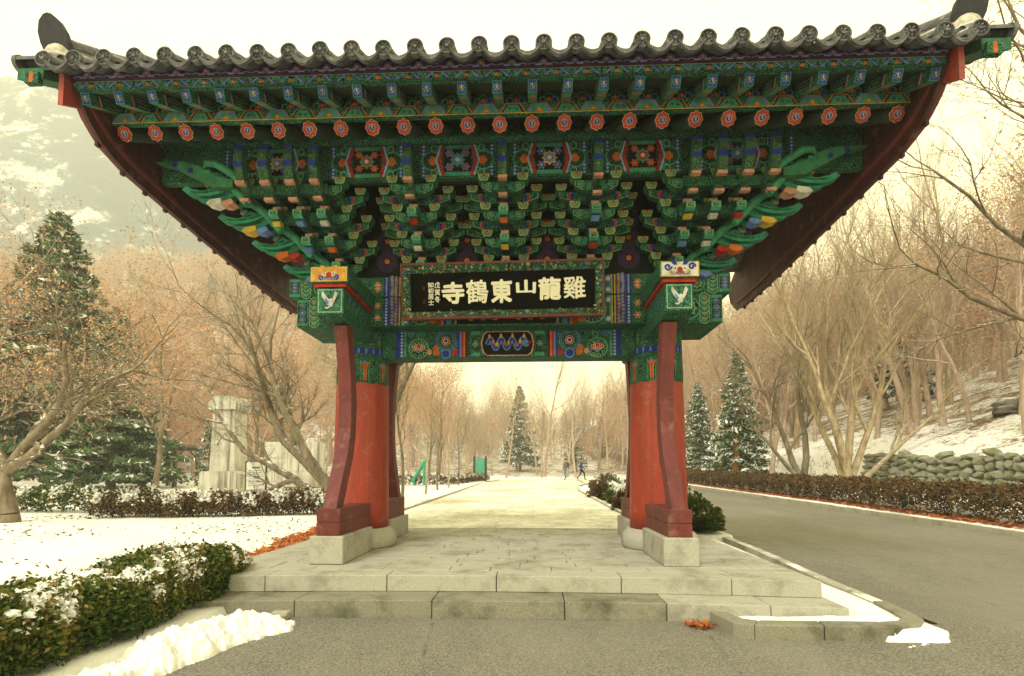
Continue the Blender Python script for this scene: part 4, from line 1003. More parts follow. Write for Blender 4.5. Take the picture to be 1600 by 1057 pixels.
# gable edges: bargeboard, sideways tiles, descending ridge with finial
def along(y0, y1, n): return [y0+(y1-y0)*i/n for i in range(n+1)]
WBP = [(3.25, 5.4), (3.02, 4.85), (2.8, 4.66), (2.5, 4.61), (1.6, 4.645), (.3, 4.75), (-.9, 4.855), (-1.75, 4.94), (-2.1, 5.04), (-2.3, 5.18), (-2.42, 5.32), (-2.5, 5.44)]
def wb_low(y): q = sorted(WBP); return float(np.interp(y, [a for a, b in q], [b for a, b in q]))
def rz(y): return zt(-abs(y)) if abs(y) <= 2.7 else zt(-2.7)-.6*(abs(y)-2.7)
for sx in (-1, 1):
    wb = empty('wind_board', (sx*4.47, 0, 5.), gate)
    e = [-2.5+5.7*i/32 for i in range(33)]
    for a, b in zip(e[:-1], e[1:]):
        mb = MB(); g = .0025; pr = [(a+g, wb_low(a)), (b-g, wb_low(b)), (b-g, max(rz(b)-.1, wb_low(b)+.03)), (a+g, max(rz(a)-.1, wb_low(a)+.03))]
        mb.prism(pr, lambda u, v, w: (w, u, v), sx*4.45+rnd.uniform(-.003, .003), sx*4.49); mb.build('plank', M['wind_shaded'], wb)
        zb = wb_low(b)
        if e.index(b) % 2 == 0: MB().box(*sorted((sx*4.491, sx*4.53)), b-.028, b+.028, zb-.03, max(rz(b)-.12, zb+.02), b=.006).build('batten', M['wind_shaded'], wb)
    # moulding along the lower edge, inside and outside
    for (dx0, dx1, lift, hgt) in ((4.425, 4.448, .13, .05), (4.491, 4.55, .03, .09)):
        mb = MB(); yy = along(-2.46, 2.75, 40)
        vs = [(sx*d, q, wb_low(q)+lift+k*hgt) for q in yy for d in (dx0, dx1) for k in (0, 1)]
        fs = []
        for i in range(40):
            b_ = i*4; fs += [(b_, b_+1, b_+5, b_+4), (b_+2, b_+6, b_+7, b_+3), (b_, b_+4, b_+6, b_+2), (b_+1, b_+3, b_+7, b_+5)]
        fs += [(0, 2, 3, 1), (160, 161, 163, 162)]
        mb.add(vs, fs); mb.build('edge_moulding', M['maroon'], wb)
    # bargeboard
    mb = MB(); yy = along(-2.6, 0, 20)
    vs = [(sx*d, q, zt(q)-.06-k*(.27+.10*(1 if q < -2.2 else 0))) for q in yy for d in (4.495, 4.55) for k in (0, 1)]
    fs = []
    for i in range(20):
        b_ = i*4; fs += [(b_, b_+1, b_+5, b_+4), (b_+2, b_+6, b_+7, b_+3), (b_, b_+4, b_+6, b_+2), (b_+1, b_+3, b_+7, b_+5)]
    fs += [(0, 2, 3, 1), (80, 81, 83, 82)]
    mb.add(vs, fs); mb.build('bargeboard', M['bargered'], gate)
    # sideways tiles along the gable edge
    for i in range(9):
        yy = -2.55+i*.3; z = zt(yy)+.02
        mb = MB(); n = 10
        vs = [(sx*xx, yy+.085*math.cos(PI*k/n), z+.085*math.sin(PI*k/n)) for xx in (4.55, 5.03) for k in range(n+1)]
        mb.add(vs, [(k, k+1, n+2+k, n+1+k) for k in range(n)]+[tuple(range(n+1, 2*n+2))])
        mb.tube([(sx*5.0, yy, z+.01), (sx*5.04, yy, z+.01)], .09, 16)
        mb.build('gable_cover_tile', M['tile'], roof)
        mb = MB(); vs = []
        for xx in (4.55, 5.06):
            for k in range(9): a = -1+k/4; vs.append((sx*xx, yy+.15+a*.14, zt(yy+.15)-.045*(1-a*a)-.01)); 
        for xx in (5.06,):
            for k in range(9): a = -1+k/4; vs.append((sx*(xx+.02), yy+.15+a*.135, zt(yy+.15)-.045*(1-a*a)-.08+.03*a*a))
        mb.add(vs, [(k, k+1, 10+k, 9+k) for k in range(8)]+[(9+k, 10+k, 19+k, 18+k) for k in range(8)]); mb.build('gable_drip_tile', M['tile'], roof)
    mb = MB(); yy = along(-2.62, 0, 16); vs = [(sx*d, q, zt(q)-.03-k*.12) for q in yy for d in (4.70, 4.98) for k in (0, 1)]; fs = []
    for i in range(16):
        b_ = i*4; fs += [(b_, b_+1, b_+5, b_+4), (b_+2, b_+6, b_+7, b_+3), (b_, b_+4, b_+6, b_+2), (b_+1, b_+3, b_+7, b_+5)]
    fs += [(0, 2, 3, 1)]
    mb.add(vs, fs, (.05, .2, .1)); mb.box(*sorted((sx*4.72, sx*4.86)), -2.66, -2.60, 5.40, 5.52, G); mb.box(*sorted((sx*4.77, sx*4.81)), -2.663, -2.60, 5.405, 5.515, OR); mb.build('gable_soffit', M['paint'], roof)
    # descending ridge: plaster and layered tiles
    yy = along(-2.42, -.1, 20); xr0 = 4.70
    for (nm, w, l0, l1, mt) in (('ridge_plaster', .085, .03, .13, 'plaster'), ('ridge_course', .12, .13, .165, 'tile'), ('ridge_plaster', .075, .165, .22, 'plaster'), ('ridge_course', .11, .22, .25, 'tile')):
        mb = MB(); vs = [(sx*(xr0+d), q, zt(q)+.03+k) for q in yy for d in (-w, w) for k in (l0, l1)]; fs = []
        for i in range(20):
            b_ = i*4; fs += [(b_, b_+1, b_+5, b_+4), (b_+2, b_+6, b_+7, b_+3), (b_, b_+4, b_+6, b_+2), (b_+1, b_+3, b_+7, b_+5)]
        fs += [(0, 2, 3, 1)]
        mb.add(vs, fs); mb.build(nm, M[mt], roof)
    MB().tube([(sx*xr0, q, zt(q)+.29) for q in yy], .075, 12).build('ridge_cover_row', M['tile'], roof, True)
    # plaster cheeks and the upright finial tile
    zb = zt(-2.45)
    MB().lathe([(.20, zb+.0), (.185, zb+.1), (.15, zb+.2), (.12, zb+.24)], (sx*xr0, -2.40), 20).build('ridge_foot', M['plaster'], roof, True)
    MB().lathe([(.215, zb-.02), (.225, zb+.02), (.21, zb+.07)], (sx*xr0, -2.40), 20).build('ridge_foot', M['tile'], roof, True)
    prof = [(-.15, 0), (-.17, .1), (-.165, .22), (-.12, .34), (-.05, .41), (0, .425), (.05, .41), (.12, .34), (.165, .22), (.17, .1), (.15, 0)]
    mb = MB(); tl = .35
    fnf = lambda u, v, w: (sx*xr0+u*.9, -2.46-v*tl*.9+w-.25*u*u, zb+.17+v*.74)
    mb.prism(prof, fnf, -.03, .03)
    q = Painter(); q.scroll(0, .28, .05, (.1, .1, .1), .014); q.stroke([(0, .06), (.02, .16), (-.02, .22)], .014, (.1, .1, .1)); 
    mb.build('finial_tile', M['darktile'], roof)

# ------------------------------------------------------------------ name board
sign = empty('name_board', (0, -.62, 3.5))
tag(sign, 'black name board with cream characters in a painted frame, hung on the gate beams', 'sign')
sw, sh, fr = 1.34, .345, .088
TL = R(8)
def sgn(a, b, h): # a along x, b up the board, h out of it: the board leans forward and hangs a touch askew
    a2, b2 = a*math.cos(.012)-b*math.sin(.012), a*math.sin(.012)+b*math.cos(.012)
    return (-.045+a2, -.70-b2*math.sin(TL)-h*math.cos(TL), 3.855+b2*math.cos(TL)-h*math.sin(TL))
mb = MB(); mb.prism([(-sw+.05, -sh+.05), (sw-.05, -sh+.05), (sw-.05, sh-.05), (-sw+.05, sh-.05)], sgn, -.03, 0); mb.build('board', M['black'], sign)
for (nm, q) in (('top', [(-sw, sh), (sw, sh), (sw-fr, sh-fr), (-sw+fr, sh-fr)]), ('bot', [(-sw, -sh), (-sw+fr, -sh+fr), (sw-fr, -sh+fr), (sw, -sh)]),
                ('l', [(-sw, -sh), (-sw, sh), (-sw+fr, sh-fr), (-sw+fr, -sh+fr)]), ('r', [(sw, -sh), (sw-fr, -sh+fr), (sw-fr, sh-fr), (sw, sh)])):
    mb = MB(); n = len(q)
    inner = [abs(u) < sw-.01 and abs(v) < sh-.01 for u, v in q]
    vs = [sgn(u, v, -.035) for u, v in q]+[sgn(u, v, .012 if k else .085) for (u, v), k in zip(q, inner)]
    mb.add(vs, [(0, 1, 2, 3), (7, 6, 5, 4)]+[(i, (i+1) % 4, (i+1) % 4+4, i+4) for i in range(4)], (.035, .10, .06))
    p = Painter(); r3 = random.Random(hash(nm) % 97 if 0 else len(nm)+ord(nm[0]))
    tot = 120 if nm in ('top', 'bot') else 34
    for k in range(tot):
        t, d = r3.uniform(-1, 1), r3.uniform(.1, .9)
        if nm in ('top', 'bot'): L_ = sw-fr*d; a, b = t*L_, (sh-fr*d)*(1 if nm == 'top' else -1)
        else: L_ = sh-fr*d; a, b = (sw-fr*d)*(1 if nm == 'r' else -1), t*L_
        c = r3.choice((GL, GP, GL, YL, BLl, OR, WH, PK, (.3, .28, .16))); 
        if k % 3 == 0: p.scroll(a, b, r3.uniform(.012, .024), c, .007, 1.2, r3.uniform(0, 6))
        else: p.petal(a, b, r3.uniform(0, 6.3), r3.uniform(.02, .05), r3.uniform(.012, .022), c)
    def onframe(a, b, h):
        dd = min(min(sw-abs(a), sh-abs(b))/fr, 1); return sgn(a, b, .085-.073*max(0, dd)+h+.001)
    p.emit(mb, onframe); mb.build('frame_side', M['paint'], sign)
    rim = MB(); 
    if nm == 'top': rim.prism([(-sw-.02, sh), (sw+.02, sh), (sw+.02, sh+.025), (-sw-.02, sh+.025)], sgn, -.03, .10)
    if nm == 'bot': rim.prism([(-sw-.02, -sh-.025), (sw+.02, -sh-.025), (sw+.02, -sh), (-sw-.02, -sh)], sgn, -.03, .10)
    if nm == 'l': rim.prism([(-sw-.022, -sh), (-sw, -sh), (-sw, sh), (-sw-.022, sh)], sgn, -.03, .10)
    if nm == 'r': rim.prism([(sw, -sh), (sw+.022, -sh), (sw+.022, sh), (sw, sh)], sgn, -.03, .10)
    rim.build('rim', M['maroon'], sign)
dg = None
def glyph(ch, a, b, w, h, bold):
    cu = bpy.data.curves.new('character', 'FONT'); cu.body = ch; cu.size = 1.0; cu.offset = 0.0; cu.extrude = 0.0
    cu.align_x = 'CENTER'; cu.resolution_u = 3
    to = bpy.data.objects.new('character', cu); COL.objects.link(to)
    bpy.context.view_layer.update()
    dgx = bpy.context.evaluated_depsgraph_get(); me0 = to.evaluated_get(dgx).to_mesh()
    co = np.array([v.co[:] for v in me0.vertices]); fs = [tuple(p_.vertices) for p_ in me0.polygons]
    to.evaluated_get(dgx).to_mesh_clear(); bpy.data.objects.remove(to); bpy.data.curves.remove(cu)
    if len(co) == 0: return
    mn, mx = co[:, :2].min(0), co[:, :2].max(0); u = (co[:, :2]-(mn+mx)/2)/(mx-mn)
    rr_ = random.Random(ord(ch)); ph = rr_.uniform(0, 6)
    uu = u[:, 0]+.015*np.sin(u[:, 1]*9+ph)+.05*u[:, 1]*u[:, 0]; vv = u[:, 1]+.018*np.sin(u[:, 0]*8+ph)
    mb = MB(); n = len(co)
    dens = .5 if len(co) > 150 else 1.0
    for q in range(7):
        an = q*PI/3; dx, dy = (0, 0) if q == 6 else (bold*dens*w*math.cos(an), bold*dens*h*math.sin(an))
        top = [sgn(a+x*w+dx, b+y_*h+dy, .005+.0005*q) for x, y_ in zip(uu, vv)]
        mb.add(top, fs)
    mb.build('character', M['cream'], sign)
for i, ch in enumerate('寺鶴東山龍雞'):
    glyph(ch, (-.66, -.335, .0, .33, .655, .985)[i]-.01, (-.015, .0, -.005, .045, .015, .02)[i], (.285, .29, .27, .25, .285, .29)[i], (.27, .30, .295, .175, .28, .285)[i], .042)
for i, ch in enumerate('戊寅冬'): glyph(ch, -.885, .095-.095*i-.0, .072, .08, .03)
for i, ch in enumerate('如初居士'): glyph(ch, -.975, .10-.078*i, .072, .068, .03)
for b in (.06, -.12):
    p = Painter(); p.rect(-1.09, -1.05, b-.03, b+.03, (.06, .012, .01)); p.stroke([(-1.08, b-.02), (-1.06, b+.02)], .006, (.15, .03, .02))
    mb = MB(); p.emit(mb, sgn); mb.build('seal', M['paint'], sign)

# ================================================================== kerbs and edges
def kerb_run(label, pts, w=.14, h=.13, zf=None, seg=1.0, side=1, group=None, wob=.004):
    """a row of kerb stones along pts; each stone a part"""
    P = [Vector((a, b, 0)) for a, b in pts]
    root = empty('kerb', (pts[0][0], pts[0][1], float(zf(*pts[0]))))
    tag(root, label, 'kerb', group)
    acc = []
    for a, b in zip(P[:-1], P[1:]):
        L = (b-a).length; n = max(1, round(L/seg))
        for i in range(n): acc.append((a.lerp(b, i/n), a.lerp(b, (i+1)/n)))
    for a, b in acc:
        d = (b-a).normalized(); nrm = Vector((-d.y, d.x, 0))*side; g = .004
        q = [a+d*g, b-d*g, b-d*g+nrm*w, a+d*g+nrm*w]; dz = rnd.uniform(-wob, wob)
        zs = [float(zf(p_.x, p_.y)) for p_ in (a, b, b, a)]
        mb = MB(); mb.add([(p_.x, p_.y, z-.25) for p_, z in zip(q, zs)]+[(p_.x, p_.y, z+h+dz) for p_, z in zip(q, zs)],
                          [(3, 2, 1, 0), (4, 5, 6, 7), (0, 1, 5, 4), (1, 2, 6, 5), (2, 3, 7, 6), (3, 0, 4, 7)])
        o = mb.build('kerb_stone', M['kerb'], root)
        bv = o.modifiers.new('b', 'BEVEL'); bv.width = .012; bv.segments = 2
    return root
kerb_run('granite kerb along the brown hedge on the far side of the asphalt road', [(10.24, -3.2), (10.24, 4), (10.24, 12), (10.24, 20), (10.24, 28), (10.26, 38)], .15, .12, lambda x, y: zr(y), 1.0, -1)
kerb_run('granite kerb between the asphalt road and the shrub strip behind the right column', [(3.86, -2.2), (3.95, -1.0), (4.06, 1.0), (4.1, 4), (4.12, 12), (4.14, 20), (4.18, 30), (4.36, 37)], .14, .12, lambda x, y: zr(y), 1.0, 1)
kerb_run('granite kerb between the paved path and the snowy lawn', [(-3.09, 2.4), (-3.09, 12), (-3.13, 22), (-3.16, 31), (-2.42, 37.5)], .13, .06, lambda x, y: zp(y), 1.0, 1)
kerb_run('granite kerb between the paved path and the shrubs behind the right column', [(2.57, 2.4), (2.57, 10), (2.63, 18), (3.11, 24), (4.41, 29)], .13, .06, lambda x, y: zp(y), 1.0, -1)
# rounded kerb island in front of the right end of the steps
isl = [(1.98, -2.62), (2.06, -2.98), (2.2, -3.06), (3.35, -3.06), (3.6, -2.99), (3.75, -2.83), (3.80, -2.6), (3.86, -2.2)]
root = empty('kerb', (2.7, -3, 0)); tag(root, 'dark mossy rounded kerb island with snow inside, beside the step ends', 'kerb')
inn = [(2.12, -2.66), (2.19, -2.86), (2.3, -2.91), (3.3, -2.91), (3.49, -2.87), (3.61, -2.76), (3.65, -2.58), (3.72, -2.2)]
cuts = [(0, 2), (2, 3), (3, 5), (5, 7)]
for a, b in cuts:
    ii = list(range(a, b+1)); pl = [isl[i] for i in ii]+[inn[i] for i in ii][::-1]
    if (a, b) == (2, 3):
        for k in range(2):
            f0, f1 = k/2, (k+1)/2; lp = lambda P, Q, t: (P[0]+(Q[0]-P[0])*t, P[1]+(Q[1]-P[1])*t)
            q = [lp(isl[2], isl[3], f0+.003), lp(isl[2], isl[3], f1-.003), lp(inn[2], inn[3], f1-.003), lp(inn[2], inn[3], f0+.003)]
            o = MB().prism(q, lambda u, v, w: (u, v, w), -.1, .128).build('kerb_stone', M['granite_d'], root)
            bv = o.modifiers.new('b', 'BEVEL'); bv.width = .012; bv.segments = 2
        continue
    o = MB().prism(pl, lambda u, v, w: (u, v, w), -.1, .128+rnd.uniform(-.003, .003)).build('kerb_stone', M['granite_d'], root)
    bv = o.modifiers.new('b', 'BEVEL'); bv.width = .012; bv.segments = 2
def blob(name, outline, zf, h, mat, seed, n=46, rough=1.0, edge=.35):
    """a lumpy heap over an outline (x, y)"""
    P = np.array(outline); x0, y0 = P.min(0)-.1; x1, y1 = P.max(0)+.1
    X, Y = np.meshgrid(np.linspace(x0, x1, n), np.linspace(y0, y1, n))
    ins = np.zeros_like(X, bool); dist = np.full(X.shape, 9.)
    for (ax, ay), (bx, by) in zip(P, np.roll(P, -1, 0)):
        c = ((ay > Y) != (by > Y)) & (X < (bx-ax)*(Y-ay)/((by-ay) if by != ay else 1e-9)+ax); ins ^= c
        t = np.clip(((X-ax)*(bx-ax)+(Y-ay)*(by-ay))/((bx-ax)**2+(by-ay)**2), 0, 1)
        dist = np.minimum(dist, np.hypot(X-ax-t*(bx-ax), Y-ay-t*(by-ay)))
    d = np.where(ins, dist, -dist)
    rs = np.random.RandomState(seed); nz = np.zeros_like(X)
    def vn(f, sd):
        tb = np.random.RandomState(sd).uniform(-1, 1, (64, 64)); a_, b_ = (X*f+50) % 64, (Y*f+50) % 64; i0, j0 = a_.astype(int), b_.astype(int); fa, fb = a_-i0, b_-j0
        fa, fb = fa*fa*(3-2*fa), fb*fb*(3-2*fb); i1, j1 = (i0+1) % 64, (j0+1) % 64
        return (tb[i0, j0]*(1-fa)+tb[i1, j0]*fa)*(1-fb)+(tb[i0, j1]*(1-fa)+tb[i1, j1]*fa)*fb
    for q_, (f, a) in enumerate(((3, .6), (7, .5), (15, .35), (31, .22), (60, .12))): nz += a*vn(f, seed*10+q_)
    d2 = d+.035*nz*rough
    Z = zf(X, Y)+np.where(d2 > 0, h*np.sqrt(np.clip(d2/edge, 0, 1))*(1+.35*nz*rough), -.06)
    ii = np.arange(n*n).reshape(n, n); f = np.stack([ii[:-1, :-1], ii[:-1, 1:], ii[1:, 1:], ii[1:, :-1]], -1).reshape(-1, 4)
    keep = (d2 > -.05).ravel()[f].any(1)
    return np_mesh(name, np.stack([X, Y, Z], -1).reshape(-1, 3), f[keep], mat, smooth=True)
tag(link(blob('snow_patch', [(2.16, -2.7), (2.22, -2.88), (3.3, -2.9), (3.6, -2.75), (3.7, -2.2), (3.75, -1.2), (3.3, -1.2), (3.26, -2.62)], lambda x, y: .085+0*x, .035, M['snow'], 2, 40, .7, .1), 'snow_patch'), 'thin snow lying inside the rounded kerb island beside the steps', 'snow', 'snow patches by the steps')
tag(link(blob('snow_patch', [(3.35, -3.2), (3.7, -3.1), (3.95, -2.9), (4.0, -2.7), (3.85, -2.75), (3.6, -3.06)], lambda x, y: .005+0*x, .05, M['snow'], 9, 36, 1.2, .15), 'snow_patch'), 'small snow remnant on the asphalt at the corner of the kerb island', 'snow', 'snow patches by the steps')
tag(link(blob('snow_pile', [(-2.7, -4.4), (-2.66, -3.7), (-2.6, -3.1), (-2.45, -2.72), (-2.1, -2.68), (-1.82, -2.8), (-1.78, -2.98), (-1.98, -3.25), (-2.05, -3.6), (-2.25, -4.1), (-2.3, -4.6)], lambda x, y: .0+0*x, .15, M['snow'], 5, 190, 1.7, .26), 'snow_pile'), 'heap of shovelled white snow beside the hedge', 'snow pile')
tag(MB().box(-2.14, -1.98, -2.62, -2.42, -.05, .07, b=.01).box(-2.1, -1.96, -2.95, -2.64, -.05, .065, b=.01).build('kerb_block', M['kerb']), 'short grey kerb block poking from the snow heap at the step end', 'kerb block')
gr = empty('drain_cover', (-2.5, -2.5, .03)); tag(gr, 'flat grey drain cover slab beside the step end and hedge', 'drain cover')
MB().box(-2.72, -2.36, -2.66, -2.42, -.03, .04, b=.008).build('cover_slab', M['kerb'], gr)
MB().box(-2.76, -2.72, -2.70, -2.38, -.03, .055, b=.006).build('cover_frame', M['iron'], gr)
# ------------------------------------------------------------------ leaves and hedges
def quads(cent, size, rs, flat=0., aspect=1.8):
    """randomly turned small quads around centres -> verts, faces"""
    n = len(cent); a = rs.normal(size=(n, 3)); a[:, 2] *= (1-flat); a /= np.linalg.norm(a, axis=1)[:, None]+1e-9
    b = rs.normal(size=(n, 3)); b[:, 2] *= (1-flat*.8); b -= a*(a*b).sum(1)[:, None]; b /= np.linalg.norm(b, axis=1)[:, None]+1e-9
    sz = (size*rs.uniform(.6, 1.4, n))[:, None]; a = a*sz*aspect*.5; b = b*sz*.5
    v = np.stack([cent-a, cent+b*.9, cent+a, cent-b*.9], 1).reshape(-1, 3)
    return v, np.arange(4*n).reshape(n, 4)
def leafmesh(name, cent, size, mat, seed, shade=None, snow=None, flat=0., aspect=1.8):
    rs = np.random.RandomState(seed); n = len(cent); v, f = quads(cent, np.broadcast_to(size, n), rs, flat, aspect)
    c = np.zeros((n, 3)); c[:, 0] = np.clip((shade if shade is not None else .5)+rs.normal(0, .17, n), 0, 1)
    if snow is not None: c[:, 1] = snow
    return np_mesh(name, v, f, mat, np.repeat(c, 4, 0))
def hedge(label, cat, path, width, height, n, size, mat, seed, snow=.3, zf=H, group=None, name='hedge', rag=.06, stems=True, topcol=.25, low=.06):
    """clipped hedge along path: leaves in a rounded box volume, plus bare stems below"""
    rs = np.random.RandomState(seed); P = np.array(path, float); d = np.r_[0, np.cumsum(np.hypot(*np.diff(P, axis=0).T))]
    t = rs.uniform(0, d[-1], n); cx, cy = np.interp(t, d, P[:, 0]), np.interp(t, d, P[:, 1])
    e = .02*d[-1]+1e-3; tx = np.interp(np.clip(t+e, 0, d[-1]), d, P[:, 0])-np.interp(np.clip(t-e, 0, d[-1]), d, P[:, 0]); ty = np.interp(np.clip(t+e, 0, d[-1]), d, P[:, 1])-np.interp(np.clip(t-e, 0, d[-1]), d, P[:, 1])
    l = np.hypot(tx, ty)+1e-9; nx, ny = -ty/l, tx/l
    # mostly near the surface
    u = rs.uniform(-1, 1, n); w = rs.uniform(0, 1, n)**.7; m = rs.uniform(size=n)
    u = np.where(m < .35, np.sign(u)*(1-np.abs(rs.normal(0, .12, n))), u); w = np.where((m >= .35) & (m < .75), 1-np.abs(rs.normal(0, .09, n)), w)
    bul = 1+.10*np.sin(t*5.1+seed)+.07*np.sin(t*11.3+1)+rs.normal(0, rag*.6, n)
    hh = height*(low+(1-low)*w)*(1+.07*np.sin(t*3.3+seed)+.05*np.sin(t*8.7)+rs.normal(0, rag, n)); hh = np.where(np.abs(u) > .8, hh*(1-.18*(np.abs(u)-.8)/.2), hh)
    off = u*width/2*bul; x, y = cx+nx*off, cy+ny*off; z = zf(x, y)+hh
    endf = np.minimum(t, d[-1]-t)/(width*.5); z = z-np.clip(.35-endf, 0, .35)*height*.5
    cl = np.sin(x*7+y*5+seed)+np.sin(x*13-y*9)+.7*np.sin(x*29+y*23)
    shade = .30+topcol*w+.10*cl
    sn = ((w > .80) & (cl+rs.normal(0, .6, n) > 1.1-2.2*snow)).astype(float) if snow > 0 else None
    root = empty(name, (P[len(P)//2, 0], P[len(P)//2, 1], float(zf(P[len(P)//2, 0], P[len(P)//2, 1])))); tag(root, label, cat, group)
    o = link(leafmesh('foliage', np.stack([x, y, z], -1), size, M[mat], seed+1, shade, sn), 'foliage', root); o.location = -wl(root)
    if stems:
        mb = MB(); k = int(d[-1]*(16 if d[-1] < 6 else 5))+4
        for i in range(k):
            tt = rs.uniform(0, d[-1]); bx, by = np.interp(tt, d, P[:, 0])+rs.uniform(-.3, .3)*width, np.interp(tt, d, P[:, 1])+rs.uniform(-.3, .3)*width; bz = float(zf(bx, by))
            p0 = Vector((bx, by, bz-.03)); p1 = p0+Vector((rs.normal(0, .05), rs.normal(0, .05), height*.45)); p2 = p1+Vector((rs.normal(0, .08), rs.normal(0, .08), height*.4))
            mb.tube([p0, p1, p2], [.012, .009, .004], 4, caps=False)
        o = mb.build('stems', M['bark'], root); o['kind'] = 'stuff'
    return root
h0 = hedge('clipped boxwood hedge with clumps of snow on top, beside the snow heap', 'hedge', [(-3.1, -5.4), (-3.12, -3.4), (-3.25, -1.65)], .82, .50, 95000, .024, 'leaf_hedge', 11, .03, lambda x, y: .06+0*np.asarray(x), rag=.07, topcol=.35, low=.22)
# snow clumps lying on that hedge
rs = np.random.RandomState(4)
for i in range(220):
    t = rs.uniform(0, 1)**.8; yy = -4.9+3.0*t; xx = -3.1-.08*t+rs.uniform(-.36, .30)+.12*(1-t); r_ = rs.uniform(.012, .06)*(1.25-.5*t)
    mb = MB(); n1, n2 = 8, 5
    vs = []
    for j in range(n2):
        a = PI/2*j/(n2-1)
        for k in range(n1): q = r_*(1+.3*math.sin(k*2.3+i+j*1.7)); vs.append((q*math.cos(a)*math.cos(2*PI*k/n1)*1.3, q*math.cos(a)*math.sin(2*PI*k/n1), q*.75*math.sin(a)))
    mb.add(vs, [(j*n1+k, j*n1+(k+1) % n1, (j+1)*n1+(k+1) % n1, (j+1)*n1+k) for j in range(n2-1) for k in range(n1)])
    o = link(mb.mesh('snow_clump', M['snow'], True), 'snow_clump', h0, (xx, yy, .535+.02*math.sin(i)), rot=(0, 0, rs.uniform(0, 6)))
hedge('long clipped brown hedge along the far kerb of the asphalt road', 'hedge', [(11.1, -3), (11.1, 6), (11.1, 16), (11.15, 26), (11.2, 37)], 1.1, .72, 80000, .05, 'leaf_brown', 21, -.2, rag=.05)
hedge('low sparse snow-flecked hedge along the lawn in front of the monument', 'hedge', [(-9.6, 4.0), (-7.5, 4.3), (-5.8, 4.6), (-4.5, 4.8)], .7, .48, 15000, .045, 'leaf_brown', 31, .35, rag=.14)
hedge('green clipped hedge in front of the pergola', 'hedge', [(-19, 5.0), (-14, 5.2), (-9.4, 5.4)], .9, .55, 14000, .05, 'leaf_hedge', 33, .3, rag=.1)
hedge('low hedge behind the row of thin trees along the path', 'hedge', [(-12, 22), (-8, 23.5), (-5, 26), (-4.2, 31), (-3.6, 36)], .8, .55, 14000, .06, 'leaf_brown', 35, .3, rag=.1)
hedge('small boxwood bush just behind the left column beside the path', 'bush', [(-4.0, 3.9), (-3.72, 5.3)], .85, .55, 12000, .035, 'leaf_hedge', 41, .35, name='bush', rag=.1)
def bush(label, c, r, hgt, n, size, mat, seed, snow, group=None):
    rs = np.random.RandomState(seed); v = rs.normal(size=(n, 3)); v /= np.linalg.norm(v, axis=1)[:, None]; v[:, 2] = np.abs(v[:, 2])
    rad = rs.uniform(.55, 1.05, n)*(1+.16*np.sin(v[:, 0]*7+seed)+.14*np.cos(v[:, 1]*9+v[:, 2]*6))
    z0 = float(H(c[0], c[1])); p = np.stack([c[0]+v[:, 0]*r*rad, c[1]+v[:, 1]*r*rad, z0+.06+v[:, 2]*hgt*rad], -1)
    root = empty('bush', (c[0], c[1], z0)); tag(root, label, 'bush', group)
    cl = np.sin(p[:, 0]*9+p[:, 1]*7)+np.sin(p[:, 2]*14)
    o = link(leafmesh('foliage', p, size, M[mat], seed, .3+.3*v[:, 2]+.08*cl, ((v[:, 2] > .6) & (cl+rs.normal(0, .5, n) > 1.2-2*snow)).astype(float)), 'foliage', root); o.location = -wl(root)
    mb = MB()
    for i in range(9):
        a = rs.uniform(0, 6.28); mb.tube([(0, 0, -.03), (.3*r*math.cos(a), .3*r*math.sin(a), .4*hgt), (.7*r*math.cos(a), .7*r*math.sin(a), .85*hgt)], [.014, .01, .004], 4, caps=False)
    o = mb.build('stems', M['bark'], root); o.location = (0, 0, 0); o['kind'] = 'stuff'
    return root
bush('dark green rounded shrub beside the right column by the road', (3.38, 3.9), .62, 1.05, 15000, .05, 'leaf_hedge', 51, .02)
bush('yellow-green low shrub with brown tips at the platform corner by the road', (3.45, 2.8), .52, .62, 12000, .045, 'leaf_hedge', 52, .05)
bush('orange-brown dry shrub at the head of the shrub strip along the path', (3.2, 12.4), .62, .72, 8000, .05, 'leaf_brown', 53, .05)
bush('yellow-green shrub growing behind the orange-brown shrub beside the path', (3.5, 11.0), .6, .7, 8000, .05, 'leaf_hedge', 54, .1)
bush('snow-flecked brown shrub in the strip right behind the right column', (3.05, 6.6), .55, .62, 9000, .05, 'leaf_brown', 55, .45)
bush('snow-flecked green shrub in the middle of the strip between path and road', (3.3, 8.7), .6, .65, 9000, .05, 'leaf_hedge', 56, .4)
bush('small brown shrub at the far end of the strip where the path turns', (4.6, 22), .9, .7, 6000, .07, 'leaf_brown', 57, .1)
# fallen needles and leaves
def litter(name, label, pts, size, mat, seed, shade=.5):
    return tag(link(leafmesh(name, pts, size, M[mat], seed, shade, None, .75, 2.6), name), label, 'fallen leaves', kind='stuff')
rs = np.random.RandomState(8); n = 9000
t = rs.uniform(0, 1, n); xx = -3.26-np.abs(rs.normal(0, .16, n))-.12*np.sin(t*9)**2; yy = -1.5+4.6*t
litter('fallen_needles', 'orange fallen needles along the edge of the platform', np.stack([xx, yy, H(xx, yy)+.012+rs.uniform(0, .03, n)], -1), .05, 'fallen', 1)
n = 130; xx = 1.87+rs.normal(0, .05, n); yy = -2.72+rs.normal(0, .05, n)
litter('dead_leaves', 'small clump of rusty dead leaves on the asphalt by the kerb island', np.stack([xx, yy, .012+np.abs(rs.normal(0, .018, n))], -1), .028, 'fallen', 2, .25)
n = 5000; xx = 10.45+rs.uniform(0, .5, n)**1.2; yy = rs.uniform(-2, 34, n)
litter('hedge_litter', 'brown leaf litter under the roadside hedge', np.stack([xx, yy, H(xx, yy)+.03+rs.uniform(0, .03, n)], -1), .06, 'fallen', 3, .2)

